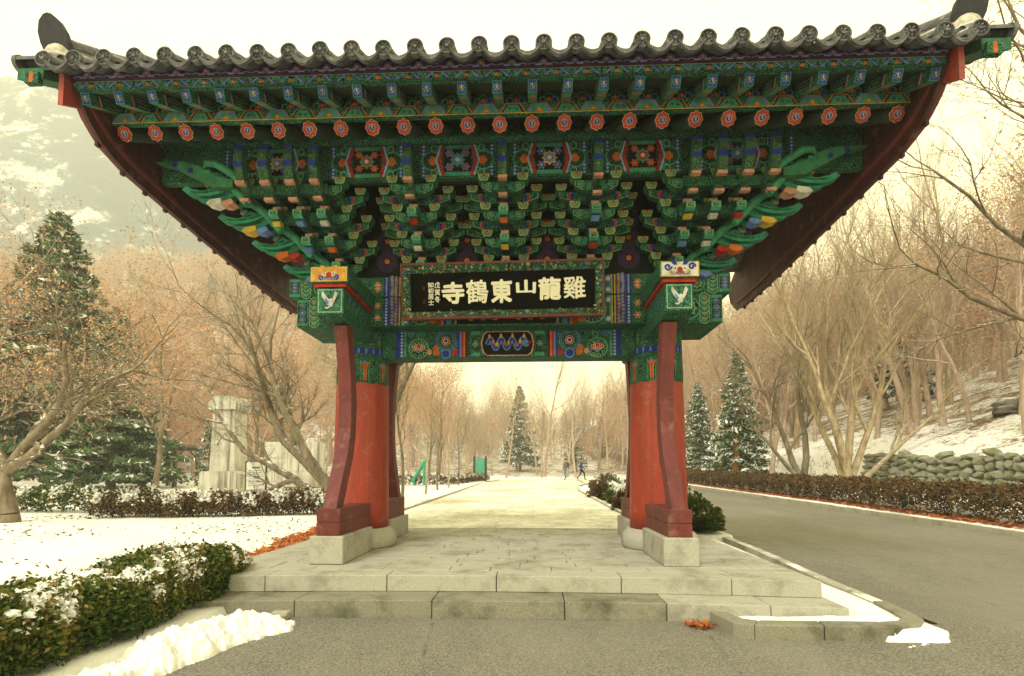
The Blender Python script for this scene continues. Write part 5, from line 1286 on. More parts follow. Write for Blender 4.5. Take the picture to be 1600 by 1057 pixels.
n = 2600; xx = -rs.uniform(3.5, 12.5, n); yy = rs.uniform(-1.2, 4.4, n); kk = (np.sin(xx*1.3+yy*.8)+np.sin(yy*2.1-xx*.6)+rs.normal(0, .7, n)) > .5; xx, yy = xx[kk], yy[kk]
litter('lawn_litter', 'dead leaves and grass bits scattered over the snowy lawn', np.stack([xx, yy, H(xx, yy)+.008+rs.uniform(0, .02, len(xx))], -1), .026, 'leaf_brown', 4, .5)
# ------------------------------------------------------------------ trees
def seg_mesh(name, segs, n, mat):
    s_ = np.asarray(segs); p, q, r0, r1 = s_[:, :3], s_[:, 3:6], s_[:, 6], s_[:, 7]; d = q-p; d /= np.linalg.norm(d, axis=1)[:, None]+1e-9
    ref = np.where(np.abs(d[:, 2:3]) < .9, np.array([[0, 0, 1.]]), np.array([[1., 0, 0]])); u = np.cross(d, ref); u /= np.linalg.norm(u, axis=1)[:, None]+1e-9; w = np.cross(d, u)
    a = 2*PI*np.arange(n)/n; ring = u[:, None]*np.cos(a)[None, :, None]+w[:, None]*np.sin(a)[None, :, None]
    v = np.concatenate([p[:, None]+ring*r0[:, None, None], q[:, None]+ring*r1[:, None, None]], 1).reshape(-1, 3)
    b = (np.arange(len(s_))*2*n)[:, None]; k = np.arange(n)[None]; k2 = (k+1) % n
    f = np.stack([b+k, b+k2, b+n+k2, b+n+k], -1).reshape(-1, 4)
    return v, f
class Tree:
    def __init__(s, seed): s.r = np.random.RandomState(seed); s.big = []; s.small = []; s.tips = []
    def branch(s, p, d, L, r, lev, mx, nch=5, up=.12, wob=.16, ang=(28, 58), lr=.62, start=.25, rmin=.0035):
        rr = s.r; n = {0: 8, 1: 6, 2: 5, 3: 4}.get(lev, 2); d = d/np.linalg.norm(d); pts = [p]; rads = [r]; dirs = [d]
        for i in range(n):
            d = d+rr.normal(0, wob, 3)*(.6 if lev == 0 else 1); d[2] += up*(.5 if lev == 0 else 1); d /= np.linalg.norm(d)
            q = p+d*L/n; r2 = max(rmin*.6, r*(1-(i+1)/n*.72)); (s.big if rads[-1] > .022 else s.small).append((*p, *q, rads[-1], r2)); p = q; pts.append(p); rads.append(r2); dirs.append(d)
        s.tips.append(p)
        if lev >= mx: return
        for _ in range(2):
            o = np.cross(d, rr.normal(size=3)); o /= np.linalg.norm(o)+1e-9; an = R(rr.uniform(8, 28))
            s.branch(p, d*math.cos(an)+o*math.sin(an), L*lr*.8, max(rmin, rads[-1]*.85), lev+1, mx, max(2, nch-2), up, wob*1.1, ang, lr, .2, rmin)
        k = max(2, int(nch*rr.uniform(.75, 1.25)))
        for j in range(k):
            t = start+(1-start)*(j+rr.uniform(0, 1))/k; i = min(n-1, int(t*n)); f = t*n-i; b = pts[i]+(pts[i+1]-pts[i])*f; dd = dirs[i+1]
            o = np.cross(dd, rr.normal(size=3)); o /= np.linalg.norm(o)+1e-9; an = R(rr.uniform(*ang)); nd = dd*math.cos(an)+o*math.sin(an)
            s.branch(b, nd, L*lr*rr.uniform(.7, 1.15)*(1-.35*t), max(rmin, rads[i]*rr.uniform(.45, .68)), lev+1, mx, nch, up, wob*1.1, ang, lr, .2, rmin)
    def put(s, name, label, loc, bark='bark', cat='tree', group=None, leaf=None, nleaf=0, lsize=.06, lspread=.15, twig=None, rotz=0, scale=1):
        me = s.meshes(bark, leaf, nleaf, lsize, lspread, twig)
        return plant(me, name, label, loc, cat, group, rotz, scale)
    def meshes(s, bark, leaf=None, nleaf=0, lsize=.06, lspread=.15, twig=None):
        out = []
        v, f = seg_mesh('trunk', s.big, 7, None); out.append(('trunk', np_mesh('trunk', v, f, M[bark], smooth=True)))
        v, f = seg_mesh('crown', s.small, 3, None); out.append(('crown', np_mesh('crown', v, f, M[twig or bark])))
        if leaf:
            tp = np.array(s.tips); i = s.r.randint(0, len(tp), nleaf); c = tp[i]+s.r.normal(0, lspread, (nleaf, 3))
            out.append(('dry_leaves', leafmesh('dry_leaves', c, lsize, M[leaf], 3, .5+.12*np.sin(c[:, 0]*2)+.12*np.sin(c[:, 2]*3), None)))
        return out
def plant(meshes, name, label, loc, cat='tree', group=None, rotz=0, scale=1):
    o = bpy.data.objects.new(name, None); COL.objects.link(o); o.location = loc; o.rotation_euler = (0, 0, rotz); o.scale = (scale,)*3; o.empty_display_size = .3
    tag(o, label, cat, group)
    for nm, me in meshes:
        c = bpy.data.objects.new(nm, me); COL.objects.link(c); c.parent = o
        if nm == 'dry_leaves': c['kind'] = 'stuff'
    return o
def gp(x, y, dz=0): return (x, y, float(H(x, y))+dz)
V3 = lambda *a: np.array(a, float)
# leaning maple behind the left column: several limbs sweeping left, one right
t = Tree(12)
for d, L, r in (((-.75, .1, 1.0), 4.6, .17), ((-.45, -.1, 1.0), 4.4, .15), ((-1.1, .2, .75), 4.3, .13), ((.75, .2, 1.0), 4.6, .14)):
    t.branch(V3(rnd.uniform(-.08, .08), 0, 0), V3(*d), L, r, 1, 5, 6, .05, .13, (25, 55), .62, .28)
t.big.append((0, 0, -.2, -.05, 0, .5, .27, .22))
t.put('maple_tree', 'bare spreading tree leaning from behind the left column over the stone monument', gp(-5.0, 6.6), 'bark', scale=1.12)
# gnarled tree at the lawn's edge
t = Tree(21)
t.branch(V3(0, 0, 0), V3(-.1, 0, 1), 1.3, .20, 0, 0, 2, .1)
for d, L in (((-.5, 0, 1), 3.4), ((.5, .1, .9), 3.6), ((.95, -.1, .7), 3.4), ((-.9, .2, .6), 3.2), ((.1, .3, 1), 3.4)):
    t.branch(V3(-.1, 0, 1.1), V3(*d), L, .11, 1, 4, 7, .03, .2, (25, 60), .6, .2)
t.put('gnarled_tree', 'gnarled tree with snow-lined branches and dry leaves standing on the lawn', gp(-10.6, 2.9), 'bark', leaf='leaf_dry', nleaf=1500, lsize=.035, lspread=.22)
# big multi-stemmed tree on the verge right of the road
t = Tree(33)
for d, L, r in (((-.28, 0, 1), 7.4, .17), ((-.1, .1, 1), 8.2, .19), ((.14, -.05, 1), 8.0, .18), ((.36, .05, 1), 7.2, .15), ((.85, 0, .62), 5.4, .12), ((-.05, .3, 1), 7.5, .14)):
    t.branch(V3(rnd.uniform(-.22, .22), rnd.uniform(-.12, .12), 0), V3(*d), L, r, 1, 5, 6, .10, .10, (18, 42), .56, .3)
t.put('multi_stemmed_tree', 'tall tree with many upright tan stems rising behind the roadside hedge', gp(13.3, 14.0), 'bark_t')
t = Tree(36)
for d, L, r in (((-.5, 0, 1), 5.0, .13), ((.12, .1, 1), 5.6, .14), ((-.9, .1, .8), 4.2, .09)):
    t.branch(V3(0, 0, .2), V3(*d), L, r, 1, 5, 5, .1, .14, (22, 50), .6, .25)
t.put('grey_tree', 'slim grey forked tree beside the tall many-stemmed tree', gp(12.6, 16.2), 'bark', scale=1.15)
# tree whose branches reach into the frame from the right
t = Tree(44)
t.branch(V3(0, 0, 0), V3(0, 0, 1), 6.0, .22, 0, 0, 2, .1)
for z, d, L, r in ((3.2, (-1, -.1, .42), 4.6, .075), (4.0, (-1, .1, .30), 4.6, .07), (4.8, (-1, -.1, .35), 4.8, .08), (5.4, (-1, .0, .5), 4.6, .075), (5.8, (-.7, .1, .9), 4.2, .07), (5.9, (.6, .2, 1), 4, .08)):
    t.branch(V3(0, 0, z), V3(*d), L, r, 1, 4, 6, .02, .15, (25, 55), .55, .2)
t.put('overhanging_tree', 'bare tree whose long branches reach toward the right end of the roof', gp(11.6, 2.2), 'bark')
# prototypes for repeated trees
def proto(seed, Hh, r, mx, nch, up, ang, bark, leaf=None, nleaf=0, twig=None, lr=.6, start=.3, lsize=.07, lspread=.25, wob=.13):
    t = Tree(seed); t.branch(V3(0, 0, -.1), V3(t.r.normal(0, .05), t.r.normal(0, .05), 1), Hh, r, 0, mx, nch, up, wob, ang, lr, start)
    return t.meshes(bark, leaf, nleaf, lsize, lspread, twig)
PT = [proto(101, 7.5, .13, 4, 6, .10, (25, 50), 'bark_t', twig='bark_far'), proto(102, 8.5, .15, 4, 6, .12, (20, 45), 'bark_far'), proto(103, 6.5, .12, 4, 6, .06, (30, 60), 'bark', 'leaf_dry', 5000, 'bark_far', lsize=.05, lspread=.3),
      proto(104, 6., .11, 4, 6, .05, (35, 62), 'bark_far', 'leaf_tan', 4000, lsize=.05, lspread=.3), proto(105, 9., .16, 4, 6, .14, (18, 40), 'bark_t', twig='bark_far')]
YT = [proto(111, 3.4, .055, 3, 6, .14, (25, 48), 'bark', start=.45), proto(112, 3.8, .06, 3, 6, .14, (25, 48), 'bark_t', start=.5)]
# young trees in a row along the path
for i, (px, py, k, sc_) in enumerate(((-4.0, 9.6, 0, 1.15), (-4.15, 14.2, 1, 1.0), (-4.2, 17.2, 0, 1.0), (-4.2, 20.5, 1, 1.0), (-4.25, 24.5, 0, 1.05), (-4.3, 29, 1, 1.1))):
    plant(YT[k], 'young_tree', 'thin young bare tree in the row on the snow beside the path', gp(px, py), 'tree', 'young trees along the path', i*1.7, sc_)
# dry-leaved trees on the left, between lawn and woods
spots = [(-15, 13, 2, 1.0), (-19, 9, 2, 1.05), (-13, 19, 2, .95), (-22, 17, 3, 1.1), (-17, 24, 2, 1.15), (-10, 26, 2, 1.05), (-7.5, 19.5, 2, .85), (-26, 12, 2, 1.2), (-12.5, 32, 3, 1.2), (-7, 33, 2, 1.1), (-25, 27, 2, 1.3), (-19, 34, 3, 1.3), (-9.2, 40, 2, 1.25), (-15, 42, 3, 1.3)]
for i, (x, y, k, s_) in enumerate(spots):
    plant(PT[k], 'dry_leaved_tree', ('rusty-leaved tree behind the low hedge, between gnarled tree and pillar', 'rusty-leaved tree right behind the gnarled lawn tree', 'rusty-leaved tree rising behind the small snowy fir', 'tan-leaved tree in front of the pergola end', 'rusty-leaved tree to the right of the pergola', 'rusty-leaved tree rising behind the broad stone monument', 'rusty-leaved tree behind the left column beside the leaning tree')[i] if i < 7 else
          ('rusty-leaved tree in the hazy mass beyond the lawn' if k == 2 else 'tan-leaved tree in the hazy mass beyond the lawn'), gp(x, y), 'tree', 'rusty trees beyond the lawn' if k == 2 else 'tan trees beyond the lawn', i*2.1, s_)
# bare trees: far side of the path and along the right verge
spots = [(-2.5, 50, 1, 1), (1.5, 51, 0, 1.0), (5.5, 52.5, 1, 1.1), (9, 51, 4, 1.0), (12.5, 44, 0, 1.1), (15, 50, 4, 1.1), (-6.5, 48, 0, 1.0), (11.9, 33, 1, 1.0), (12.8, 27, 0, 1.05), (14.2, 36, 4, 1.05), (13.6, 21.5, 1, .95), (16.8, 25, 4, 1.1), (18, 17, 1, 1.1), (19.5, 31, 0, 1.2), (21, 12, 0, 1.1), (23, 21, 4, 1.2), (20, 38, 1, 1.2), (26, 29, 1, 1.3), (25, 7, 1, 1.1), (29, 15, 4, 1.2)]
for i, (x, y, k, s_) in enumerate(spots):
    far_ = y > 43
    plant(PT[k], 'bare_tree', ('tan-stemmed', 'pale grey-brown', '', '', 'tall straight tan')[k]+(' bare hazy tree beyond the far bend of the path' if far_ else ' bare tree on the snowy bank beyond the road'), gp(x, y), 'tree', 'bare trees beyond the bend' if far_ else 'bare trees on the right bank', i*1.3, s_)
# conifers
def conifer(seed, Hh, Rr, n, snow, droop=.25):
    rs = np.random.RandomState(seed); t = rs.uniform(0, 1, n)**.75; nb = int(Hh*9); b = rs.randint(0, nb, n)
    bz = (np.arange(nb)+.5)/nb; ba = np.arange(nb)*2.4+rs.uniform(-.3, .3, nb); bl = rs.uniform(.75, 1.1, nb)
    zf_ = .10+.9*bz[b]; L = Rr*(1-zf_)**.8*bl[b]+.12; r_ = L*t; a = ba[b]+rs.normal(0, .16, n)*(.5+.5*t)
    c = np.stack([r_*np.cos(a), r_*np.sin(a), zf_*Hh-droop*r_+.12*r_*t+rs.normal(0, .05, n)*Rr*.4], -1)
    top = rs.uniform(size=n) < snow
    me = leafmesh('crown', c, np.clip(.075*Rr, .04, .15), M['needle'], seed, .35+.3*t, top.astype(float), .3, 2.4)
    mb = MB(); mb.tube([(0, 0, -.1), (0, 0, Hh*.5), (0, 0, Hh*.98)], [.028*Hh*.7, .016*Hh, .004*Hh], 7, caps=False)
    for i in range(nb):
        zz = (.10+.9*bz[i])*Hh; l = Rr*(1-(.1+.9*bz[i]))**.8*bl[i]
        mb.tube([(0, 0, zz), (l*.9*math.cos(ba[i]), l*.9*math.sin(ba[i]), zz-droop*l*.8)], [.006*Hh*.6, .004], 3, caps=False)
    return [('trunk', mb.mesh('trunk', M['bark'], True)), ('crown', me)]
CF = conifer(71, 11, 4.4, 42000, .13, .33); CS = conifer(72, 3.0, .85, 7000, .35); CB = conifer(73, 9, 2.4, 14000, .3)
plant(CF, 'fir_tree', 'tall dark fir with snow on its boughs behind the gnarled lawn tree', gp(-25.6, 19), 'conifer', None, 0, 1.36)
plant(CF, 'fir_tree', 'dark fir standing to the right of the tall fir, near the pergola', gp(-21.6, 18.4), 'conifer', None, 2, .86)
plant(CS, 'small_fir', 'small snowy fir beside the stone pillar monument', gp(-13.7, 14.3), 'conifer')
plant(CB, 'background_fir', 'lone green fir rising above the woods in the gateway opening', gp(-1.5, 74), 'conifer', None, 0, 1.5)
for i, (x, y, s_) in enumerate(((12.6, 23.3, .85), (14.8, 29.5, .55), (13.4, 33, .8), (24, 26, .9))):
    plant(CB, 'snowy_pine', ('snow-dusted pine around the orange trunk behind the roadside hedge', 'snow-dusted pine behind the slim grey forked tree', 'slender snowy pine beside the right column, beyond the roadside hedge', 'snow-dusted pine high on the snowy bank')[i], gp(x, y), 'conifer', 'snowy pines on the right bank', i*1.1, s_)
for i, (x, y) in enumerate(((12.3, 23.0), (13.0, 23.6))):
    mb = MB(); mb.tube([(0, 0, -.1), (.02, 0, 1.0), (.05, .02, 1.9), (.02, .05, 2.7)], [.22, .2, .18, .15], 9, caps=False)
    o = mb.build('pine_trunk', M['bark_r']); o.location = gp(x, y); tag(o, 'thick orange-brown pine trunk standing behind the roadside hedge', 'tree trunk', 'orange pine trunks behind the hedge')
# woods on the hills, one mass
def woods(name, label, pts, protos, seed, smin, smax):
    colx = bpy.data.collections.new(name+'_kinds')
    for i, ms in enumerate(protos):
        o = bpy.data.objects.new('kind', ms); colx.objects.link(o)
    me = bpy.data.meshes.new(name); me.from_pydata([tuple(p_) for p_ in pts], [], []); me.update()
    o = bpy.data.objects.new(name, me); COL.objects.link(o); tag(o, label, 'woodland', kind='stuff')
    ng = bpy.data.node_groups.new(name, 'GeometryNodeTree')
    ng.interface.new_socket('Geometry', in_out='INPUT', socket_type='NodeSocketGeometry'); ng.interface.new_socket('Geometry', in_out='OUTPUT', socket_type='NodeSocketGeometry')
    gi, go = ng.nodes.new('NodeGroupInput'), ng.nodes.new('NodeGroupOutput'); m2p = ng.nodes.new('GeometryNodeMeshToPoints'); ci = ng.nodes.new('GeometryNodeCollectionInfo'); io = ng.nodes.new('GeometryNodeInstanceOnPoints')
    ci.inputs['Collection'].default_value = colx; ci.inputs['Separate Children'].default_value = True; ci.inputs['Reset Children'].default_value = True
    io.inputs['Pick Instance'].default_value = True
    rv = ng.nodes.new('FunctionNodeRandomValue'); rv.data_type = 'FLOAT'; rv.inputs[2].default_value = smin; rv.inputs[3].default_value = smax; rv.inputs['Seed'].default_value = seed
    rz_ = ng.nodes.new('FunctionNodeRandomValue'); rz_.data_type = 'FLOAT_VECTOR'; rz_.inputs[0].default_value = (-.05, -.05, 0); rz_.inputs[1].default_value = (.05, .05, 6.28); rz_.inputs['Seed'].default_value = seed+1
    L_ = ng.links.new
    L_(gi.outputs[0], m2p.inputs['Mesh']); L_(m2p.outputs[0], io.inputs['Points']); L_(ci.outputs[0], io.inputs['Instance']); L_(rz_.outputs[0], io.inputs['Rotation']); L_(rv.outputs[1], io.inputs['Scale']); L_(io.outputs[0], go.inputs[0])
    md = o.modifiers.new('scatter', 'NODES'); md.node_group = ng
    return o
def joined(ms, name):
    import bmesh
    mats = []; bm = bmesh.new()
    out = bpy.data.meshes.new(name)
    for nm, me in ms:
        k = len(bm.faces); bm.from_mesh(me); bm.faces.ensure_lookup_table()
        for f in bm.faces[k:]: f.material_index = len(mats)
        mats.append(me.materials[0])
    bm.to_mesh(out); bm.free()
    for m_ in mats: out.materials.append(m_)
    return out
FT = [joined(proto(201, 8, .16, 3, 7, .12, (22, 48), 'bark_far', lr=.62, start=.25), 'far_tree'), joined(proto(202, 9, .17, 3, 7, .10, (25, 50), 'bark_far', 'leaf_tan', 1200, lsize=.085, lspread=.5), 'far_tree'),
      joined(proto(203, 7.5, .15, 3, 7, .08, (28, 55), 'bark_far', 'leaf_dry', 1600, lsize=.085, lspread=.5), 'far_tree'), joined(proto(204, 9, .17, 3, 7, .14, (20, 45), 'bark_far'), 'far_tree')]
FC = joined(conifer(205, 10, 2.4, 5000, .3), 'far_fir')
rs = np.random.RandomState(77)
def scatter(n, fx, fy, ok):
    x, y = fx(n), fy(n); k = ok(x, y); x, y = x[k], y[k]; return np.stack([x, y, H(x, y)-.1], -1)
pts = scatter(2600, lambda n: rs.uniform(-260, 140, n), lambda n: 52+230*rs.uniform(0, 1, n)**1.3, lambda x, y: (np.abs(x/(y+7)) < 1.25) & ~((y < 58) & (np.abs(x) < 12)) & ~((x/(y+7) > -.03) & (x/(y+7) < .17) & (rs.uniform(size=len(x)) < .45)))
woods('hillside_woods', 'hazy bare winter woods covering the hills behind', pts, FT+FT+FT+[FC], 1, .75, 1.35)
pts = scatter(420, lambda n: rs.uniform(17, 75, n), lambda n: rs.uniform(2, 60, n), lambda x, y: x > 17+.0*y)
woods('bank_woods', 'bare winter woods climbing the bank to the right of the road', pts, FT+FT, 5, .7, 1.15)
pts = scatter(500, lambda n: -rs.uniform(22, 120, n), lambda n: rs.uniform(10, 60, n), lambda x, y: x < -23-.1*y)
woods('lawn_woods', 'rusty and bare winter woods beyond the lawn', pts, [FT[2], FT[1], FT[2], FT[0], FT[2], FT[1]], 9, .7, 1.2)

# ------------------------------------------------------------------ monuments, pergola, signs, rock wall
mon = empty('pillar_monument', gp(-10.1, 9.8)); tag(mon, 'streaked pale stone pillar standing on a square pedestal beyond the lawn', 'monument')
x, y, z = gp(-10.1, 9.8)
MB().prism([(-.66, 0), (.66, 0), (.64, 1.02), (.56, 1.10), (-.56, 1.10), (-.64, 1.02)], lambda u, v, w: (x+u, y+w, z+v-.1), -.6, .6).build('pedestal', M['monument'], mon)
MB().prism([(-.44, 1.0), (.44, 1.0), (.36, 3.1), (-.36, 3.1)], lambda u, v, w: (x+u, y+w, z+v), -.38, .38).build('shaft', M['monument'], mon)
MB().prism([(-.46, 3.1), (.46, 3.1), (.5, 3.3), (.3, 3.55), (-.3, 3.55), (-.5, 3.3)], lambda u, v, w: (x+u, y+w, z+v), -.46, .46).build('cap', M['monument'], mon)
mon = empty('block_monument', gp(-9.4, 13.2)); x, y, z = gp(-9.4, 13.2); tag(mon, 'broad pale stone monument wall behind the leaning tree', 'monument')
MB().box(x-1.5, x+2.2, y-1.0, y+1.2, z-.2, z+.3, b=.02).build('plinth', M['monument'], mon)
for i in range(3): MB().box(x-1.1+i*.75, x-1.1+i*.75+.744, y-.5, y+.5, z+.322, z+.95, b=.012).build('base_block', M['monument'], mon)
for i in range(3): MB().box(x-1.05+i*.72, x-1.05+i*.72+.714, y-.42, y+.42, z+.953, z+2.15, b=.012).build('upright_slab', M['monument'], mon)
tag(MB().box(-14.0, -10.9, 7.6, 8.3, float(H(-12, 8))-.2, float(H(-12, 8))+.34, b=.02).build('stone_bench', M['monument']), 'long low stone ledge with snow beside the low hedge', 'stone ledge')
bx_, by_, bz_ = gp(-7.7, 7.2); bd_ = empty('notice_board', (bx_, by_, bz_)); tag(bd_, 'white notice board on two thin legs beside the pillar monument', 'notice board')
MB().box(bx_-.29, bx_+.29, by_-.02, by_+.02, bz_+.48, bz_+1.28, b=.006).build('panel', M['panel'], bd_)
for q in (-.30, .30): MB().box(bx_+q-.018, bx_+q+.018, by_-.025, by_+.025, bz_-.1, bz_+1.32).build('leg', M['iron'], bd_)
p = Painter(); p.rect(-.12, .12, 1.10, 1.15, (.25, .25, .24))
for i in range(9): p.rect(-.22, .22-.05*(i % 3), 1.03-.055*i, 1.045-.055*i, (.4, .4, .38))
mb = MB(); p.emit(mb, lambda a, b, h: (bx_+a, by_-.021-h, bz_+b)); mb.build('notice_print', M['paint'], bd_)
pg = empty('pergola', gp(-22.6, 22)); tag(pg, 'weathered grey timber pergola with snow on top behind the green hedge', 'pergola'); z = gp(-22.6, 22)[2]
for px in (-25.4, -23.6, -21.8, -20.0):
    for py in (21, 23):
        MB().box(px-.1, px+.1, py-.1, py+.1, z-.3, z+2.15, b=.01).build('post', M['wood_g'], pg)
        for s in (-1, 1): MB().tube([(px, py, z+1.55), (px+s*.5, py, z+2.14)], .045, 6).build('knee_brace', M['wood_g'], pg)
for py in (21, 23): MB().box(-26.0, -19.4, py-.07, py+.07, z+2.153, z+2.33, b=.01).build('beam', M['wood_g'], pg)
for i in range(17): MB().box(-25.9+i*.4, -25.8+i*.4, 20.5, 23.5, z+2.333, z+2.44, b=.008).build('rafter', M['wood_g'], pg)
MB().box(-24.4, -21.2, 21.6, 22.2, z+.36, z+.44, b=.01).build('bench_seat', M['wood_g'], pg)
sg = empty('green_sign', gp(-3.05, 33.5)); x, y, z = gp(-3.75, 33.5); tag(sg, 'green information sign between two dark posts beside the path', 'sign')
sg.location = (x, y, z); WL[sg.name] = Vector((x, y, z))
for q in (-.5, .42): MB().box(x+q-.09, x+q+.09, y-.09, y+.09, z-.1, z+2.0, b=.01).build('post', M['iron'], sg)
MB().box(x-.36, x+.36, y-.04, y+.04, z+.6, z+1.8, b=.01).build('panel', M['green_sign'], sg)
p = Painter()
for i in range(5): p.rect(-.25, .25-.1*(i % 2), 1.6-.2*i, 1.66-.2*i, (.35, .6, .5))
mb = MB(); p.emit(mb, lambda a, b, h: (x+a, y-.042-h, z+b)); mb.build('sign_print', M['paint'], sg)
x, y, z = gp(-6.6, 24); ch = empty('green_chute', (x, y, z)); tag(ch, 'bright green slanted chute standing among the thin trees', 'chute')
MB().prism([(-.45, .25), (-.32, .25), (.42, 1.55), (.28, 1.55)], lambda u, v, w: (x+u, y+w, z+v), -.25, .25).build('slope', M['green_sign'], ch)
for q, hgt in ((.3, 1.45), (-.3, .4)): MB().box(x+q-.05, x+q+.05, y-.2, y+.2, z-.1, z+hgt).build('support', M['green_sign'], ch)
# stone retaining wall
rw = empty('retaining_wall', (15.4, 9.5, 1.0)); tag(rw, 'mossy dry-stone retaining wall at the foot of the snowy bank', 'wall')
rs = np.random.RandomState(6); ROCK = []
import bmesh
for k in range(7):
    bm = bmesh.new(); bmesh.ops.create_icosphere(bm, subdivisions=1, radius=.5)
    for v in bm.verts:
        c = v.co; m = max(abs(c.x), abs(c.y), abs(c.z)); c *= .45+.55*(.5/m if m else 1); c += Vector(rs.normal(0, .075, 3)); c.x += .12*math.sin(k*2+c.y*3); c.z += .15*c.y*math.sin(k*1.7)
    me = bpy.data.meshes.new('wall_stone'); bm.to_mesh(me); bm.free(); me.materials.append(M['wallstone']); ROCK.append(me)
MB().prism([(15.42, -.2), (15.60, -.2), (15.75, 1.0), (15.58, 1.0)], lambda u, v, w: (u, w, v+.45+.018*w), 2.8, 16.3).build('wall_core', M['rock'], rw)
yy = 3.0
while yy < 16.2:
    zb = float(H(15.2, yy))-.05; ztop = zb+1.12; zz = zb; w = rs.uniform(.28, .6)
    while zz < ztop-.1:
        hgt = rs.uniform(.2, .36)
        o = link(ROCK[rs.randint(7)], 'wall_stone', rw, (15.36+.12*(zz-zb)+rs.uniform(-.03, .03), yy+w/2+rs.uniform(-.06, .06), zz+hgt/2), rot=(rs.uniform(-.5, .5), rs.uniform(-.2, .2), rs.uniform(-.2, .2)), scale=(.5, w*1.0, hgt*1.04)); zz += hgt*.93
    yy += w*.97
bm = bmesh.new(); bmesh.ops.create_icosphere(bm, subdivisions=4, radius=1)
for v in bm.verts:
    c = v.co; f = 1+.16*math.sin(c.x*3.1+1)+.12*math.sin(c.y*5.2+c.z*4)+.06*math.sin(c.x*11+c.z*9); c.x *= 1.9*f; c.y *= 1.3*f; c.z *= .62*f
me = bpy.data.meshes.new('boulder'); bm.to_mesh(me); bm.free(); me.materials.append(M['rock']); me.shade_smooth()
o = link(me, 'boulder', None, gp(20.0, 13.8, .1), rot=(.1, -.25, .4), scale=.62); tag(o, 'large dark boulder with snow on top on the bank above the retaining wall', 'boulder')
# ------------------------------------------------------------------ two walkers
def person(label, loc, rotz, joints, edges, ramp, extras, scale=1.08):
    root = empty('person', loc); root.rotation_euler = (0, 0, rotz); root.scale = (scale,)*3; tag(root, label, 'person')
    me = bpy.data.meshes.new('body'); names = list(joints); me.from_pydata([joints[k][0] for k in names], [(names.index(a), names.index(b)) for a, b in edges], [])
    o = bpy.data.objects.new('body', me); COL.objects.link(o); o.parent = root
    o.modifiers.new('skin', 'SKIN'); 
    for i, k in enumerate(names):
        sv = me.skin_vertices[0].data[i]; sv.radius = joints[k][1] if isinstance(joints[k][1], tuple) else (joints[k][1],)*2; sv.use_root = k == 'pelvis'
    ss = o.modifiers.new('sub', 'SUBSURF'); ss.levels = 2; ss.render_levels = 2
    k = NT('clothing', .85, .2); sp = k.n('ShaderNodeSeparateXYZ'); k.l(k.coord('Object'), sp.inputs[0]); mr = k.n('ShaderNodeMapRange'); mr.inputs[2].default_value = 2.0; k.l(sp.outputs['Z'], mr.inputs[0])
    me.materials.append(k.out(k.ramp(mr.outputs[0], ramp, True)))
    for nm, mb, mt in extras:
        e = mb.build(nm, mt); e.parent = root; e.location = (0, 0, 0); e.matrix_parent_inverse = Matrix()
    return root
def skel(st, arm):
    J = {'pelvis': ((0, 0, .93), (.15, .11)), 'waist': ((0, .0, 1.08), (.145, .105)), 'chest': ((0, 0, 1.30), (.175, .12)), 'neck': ((0, 0, 1.47), .055), 'chin': ((0, -.02, 1.56), .075), 'head': ((0, -.015, 1.66), (.082, .1)), 'crown': ((0, 0, 1.735), .06)}
    for s, n in ((-1, 'L'), (1, 'R')):
        f = st*s; J['hip'+n] = ((s*.09, 0, .88), .095); J['knee'+n] = ((s*.095, -.10*abs(st)-.16*f, .50), .066); J['ank'+n] = ((s*.09, -.30*f+.04, .10+(.05 if f < 0 else 0)), .045); J['toe'+n] = ((s*.1, -.30*f-.12, .045), .04)
        J['sh'+n] = ((s*.19, 0, 1.41), .07); J['elb'+n] = ((s*.25, .03+arm*f, 1.14), .052); J['wri'+n] = ((s*.24, -.08+arm*1.6*f, .92), .036); J['hand'+n] = ((s*.235, -.1+arm*1.7*f, .83), .035)
    E_ = [('pelvis', 'waist'), ('waist', 'chest'), ('chest', 'neck'), ('neck', 'chin'), ('chin', 'head'), ('head', 'crown')]
    for n in 'LR': E_ += [('pelvis', 'hip'+n), ('hip'+n, 'knee'+n), ('knee'+n, 'ank'+n), ('ank'+n, 'toe'+n), ('chest', 'sh'+n), ('sh'+n, 'elb'+n), ('elb'+n, 'wri'+n), ('wri'+n, 'hand'+n)]
    return J, E_
skin_c = (.45, .27, .18)
J, E_ = skel(.25, .0)
cap = MB().lathe([(.105, 1.66), (.108, 1.70), (.09, 1.765), (.04, 1.79)], (0, .0), 14, cap=True); cap.add([(-.08, -.08, 1.675), (.08, -.08, 1.675), (.06, -.2, 1.665), (-.06, -.2, 1.665)], [(0, 1, 2, 3)])
pack = MB().box(-.16, .16, .10, .30, 1.02, 1.46, b=.06)
x, y = 3.35, 38.5
person('person in brown jacket, blue jeans and cap with a dark backpack standing on the path', (x, y, float(zp(y))), R(-65), J, E_, [(0, (.02, .02, .02)), (.04, (.10, .17, .36)), (.46, (.13, .105, .085)), (.735, skin_c), (.85, (.03, .025, .02))], [('cap', cap, M['iron']), ('backpack', pack, m_plain('dark_backpack', (.03, .035, .05), .8))])
J, E_ = skel(1.0, .12)
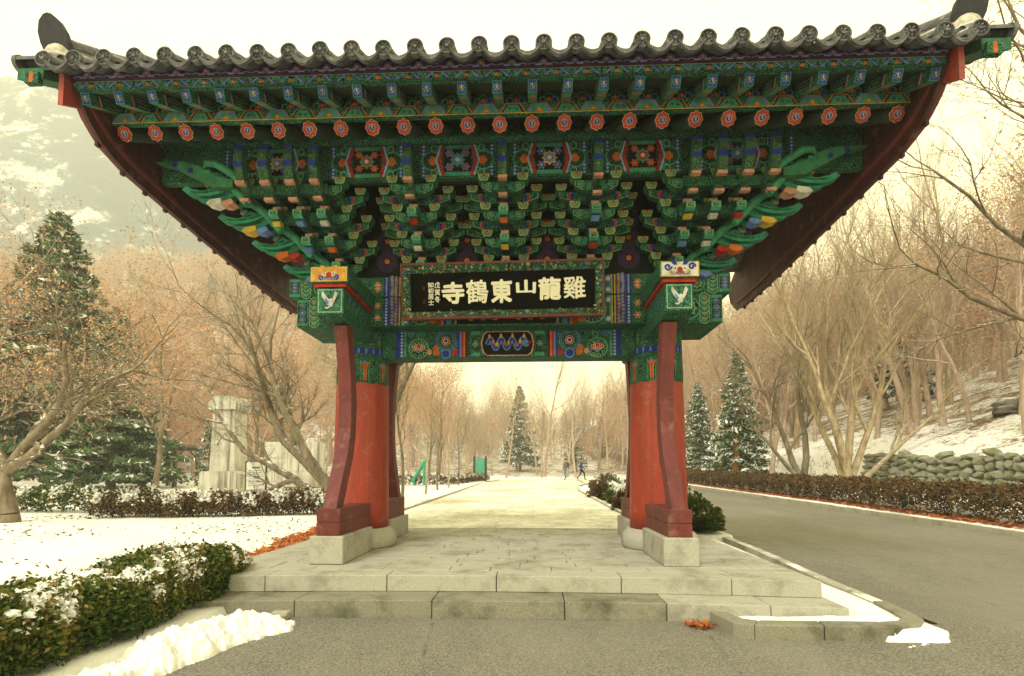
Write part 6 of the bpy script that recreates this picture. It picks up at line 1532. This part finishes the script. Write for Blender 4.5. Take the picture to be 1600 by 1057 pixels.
hair = MB().lathe([(.09, 1.62), (.11, 1.68), (.095, 1.75), (.04, 1.785)], (0, .015), 14)
x, y = 4.75, 38.2
person('person in navy jacket and black trousers striding along the path', (x, y, float(zp(y))), R(80), J, E_, [(0, (.01, .01, .012)), (.44, (.035, .045, .13)), (.735, skin_c), (.845, (.05, .02, .02))], [('hat', hair, m_plain('maroon_hat', (.12, .03, .035), .9))])
# ------------------------------------------------------------------ mountain and air
def ridge_z(x):
    px = np.array([-900, -700, -560, -500, -440, -400, -330, -250, -150, 0, 200, 500.]); pz = np.array([560, 600, 560, 500, 455, 400, 325, 225, 110, 45, 35, 30.])
    return np.interp(x, px, pz)
X, Y = np.meshgrid(np.linspace(-900, 500, 220), np.linspace(330, 760, 90))
tt = (Y-330)/(700-330); nz = sum(a*np.sin(X*f+1.7*np.sin(Y*f*.8+f*90))*np.cos(Y*f*1.2+f*50) for f, a in ((.012, 22), (.027, 12), (.06, 6), (.13, 3)))
Z = -25+(ridge_z(X)+25)*np.clip(tt, 0, 1)**1.05+nz*np.clip(tt*1.6, 0, 1); Z = np.where(Y > 700, Z-(Y-700)*2.5, Z)
ii = np.arange(X.size).reshape(X.shape); f = np.stack([ii[:-1, :-1], ii[:-1, 1:], ii[1:, 1:], ii[1:, :-1]], -1).reshape(-1, 4)
tag(link(np_mesh('mountain', np.stack([X*.58, Y*.58-3, Z*.58], -1).reshape(-1, 3), f, M['mountain'], smooth=True), 'mountain'), kind='structure')
hz = MB().box(-800, 800, -60, 1000, -3, 400)
hm = bpy.data.materials.new('haze_air'); hm.use_nodes = True; ht = hm.node_tree; ht.nodes.clear(); ho = ht.nodes.new('ShaderNodeOutputMaterial'); hv = ht.nodes.new('ShaderNodeVolumePrincipled')
hv.inputs['Color'].default_value = (.97, .965, .955, 1); hv.inputs['Density'].default_value = .0012; hv.inputs['Anisotropy'].default_value = .2
ht.links.new(hv.outputs[0], ho.inputs['Volume'])
tag(hz.build('haze', hm), 'pale winter haze filling the valley', 'haze', kind='stuff')
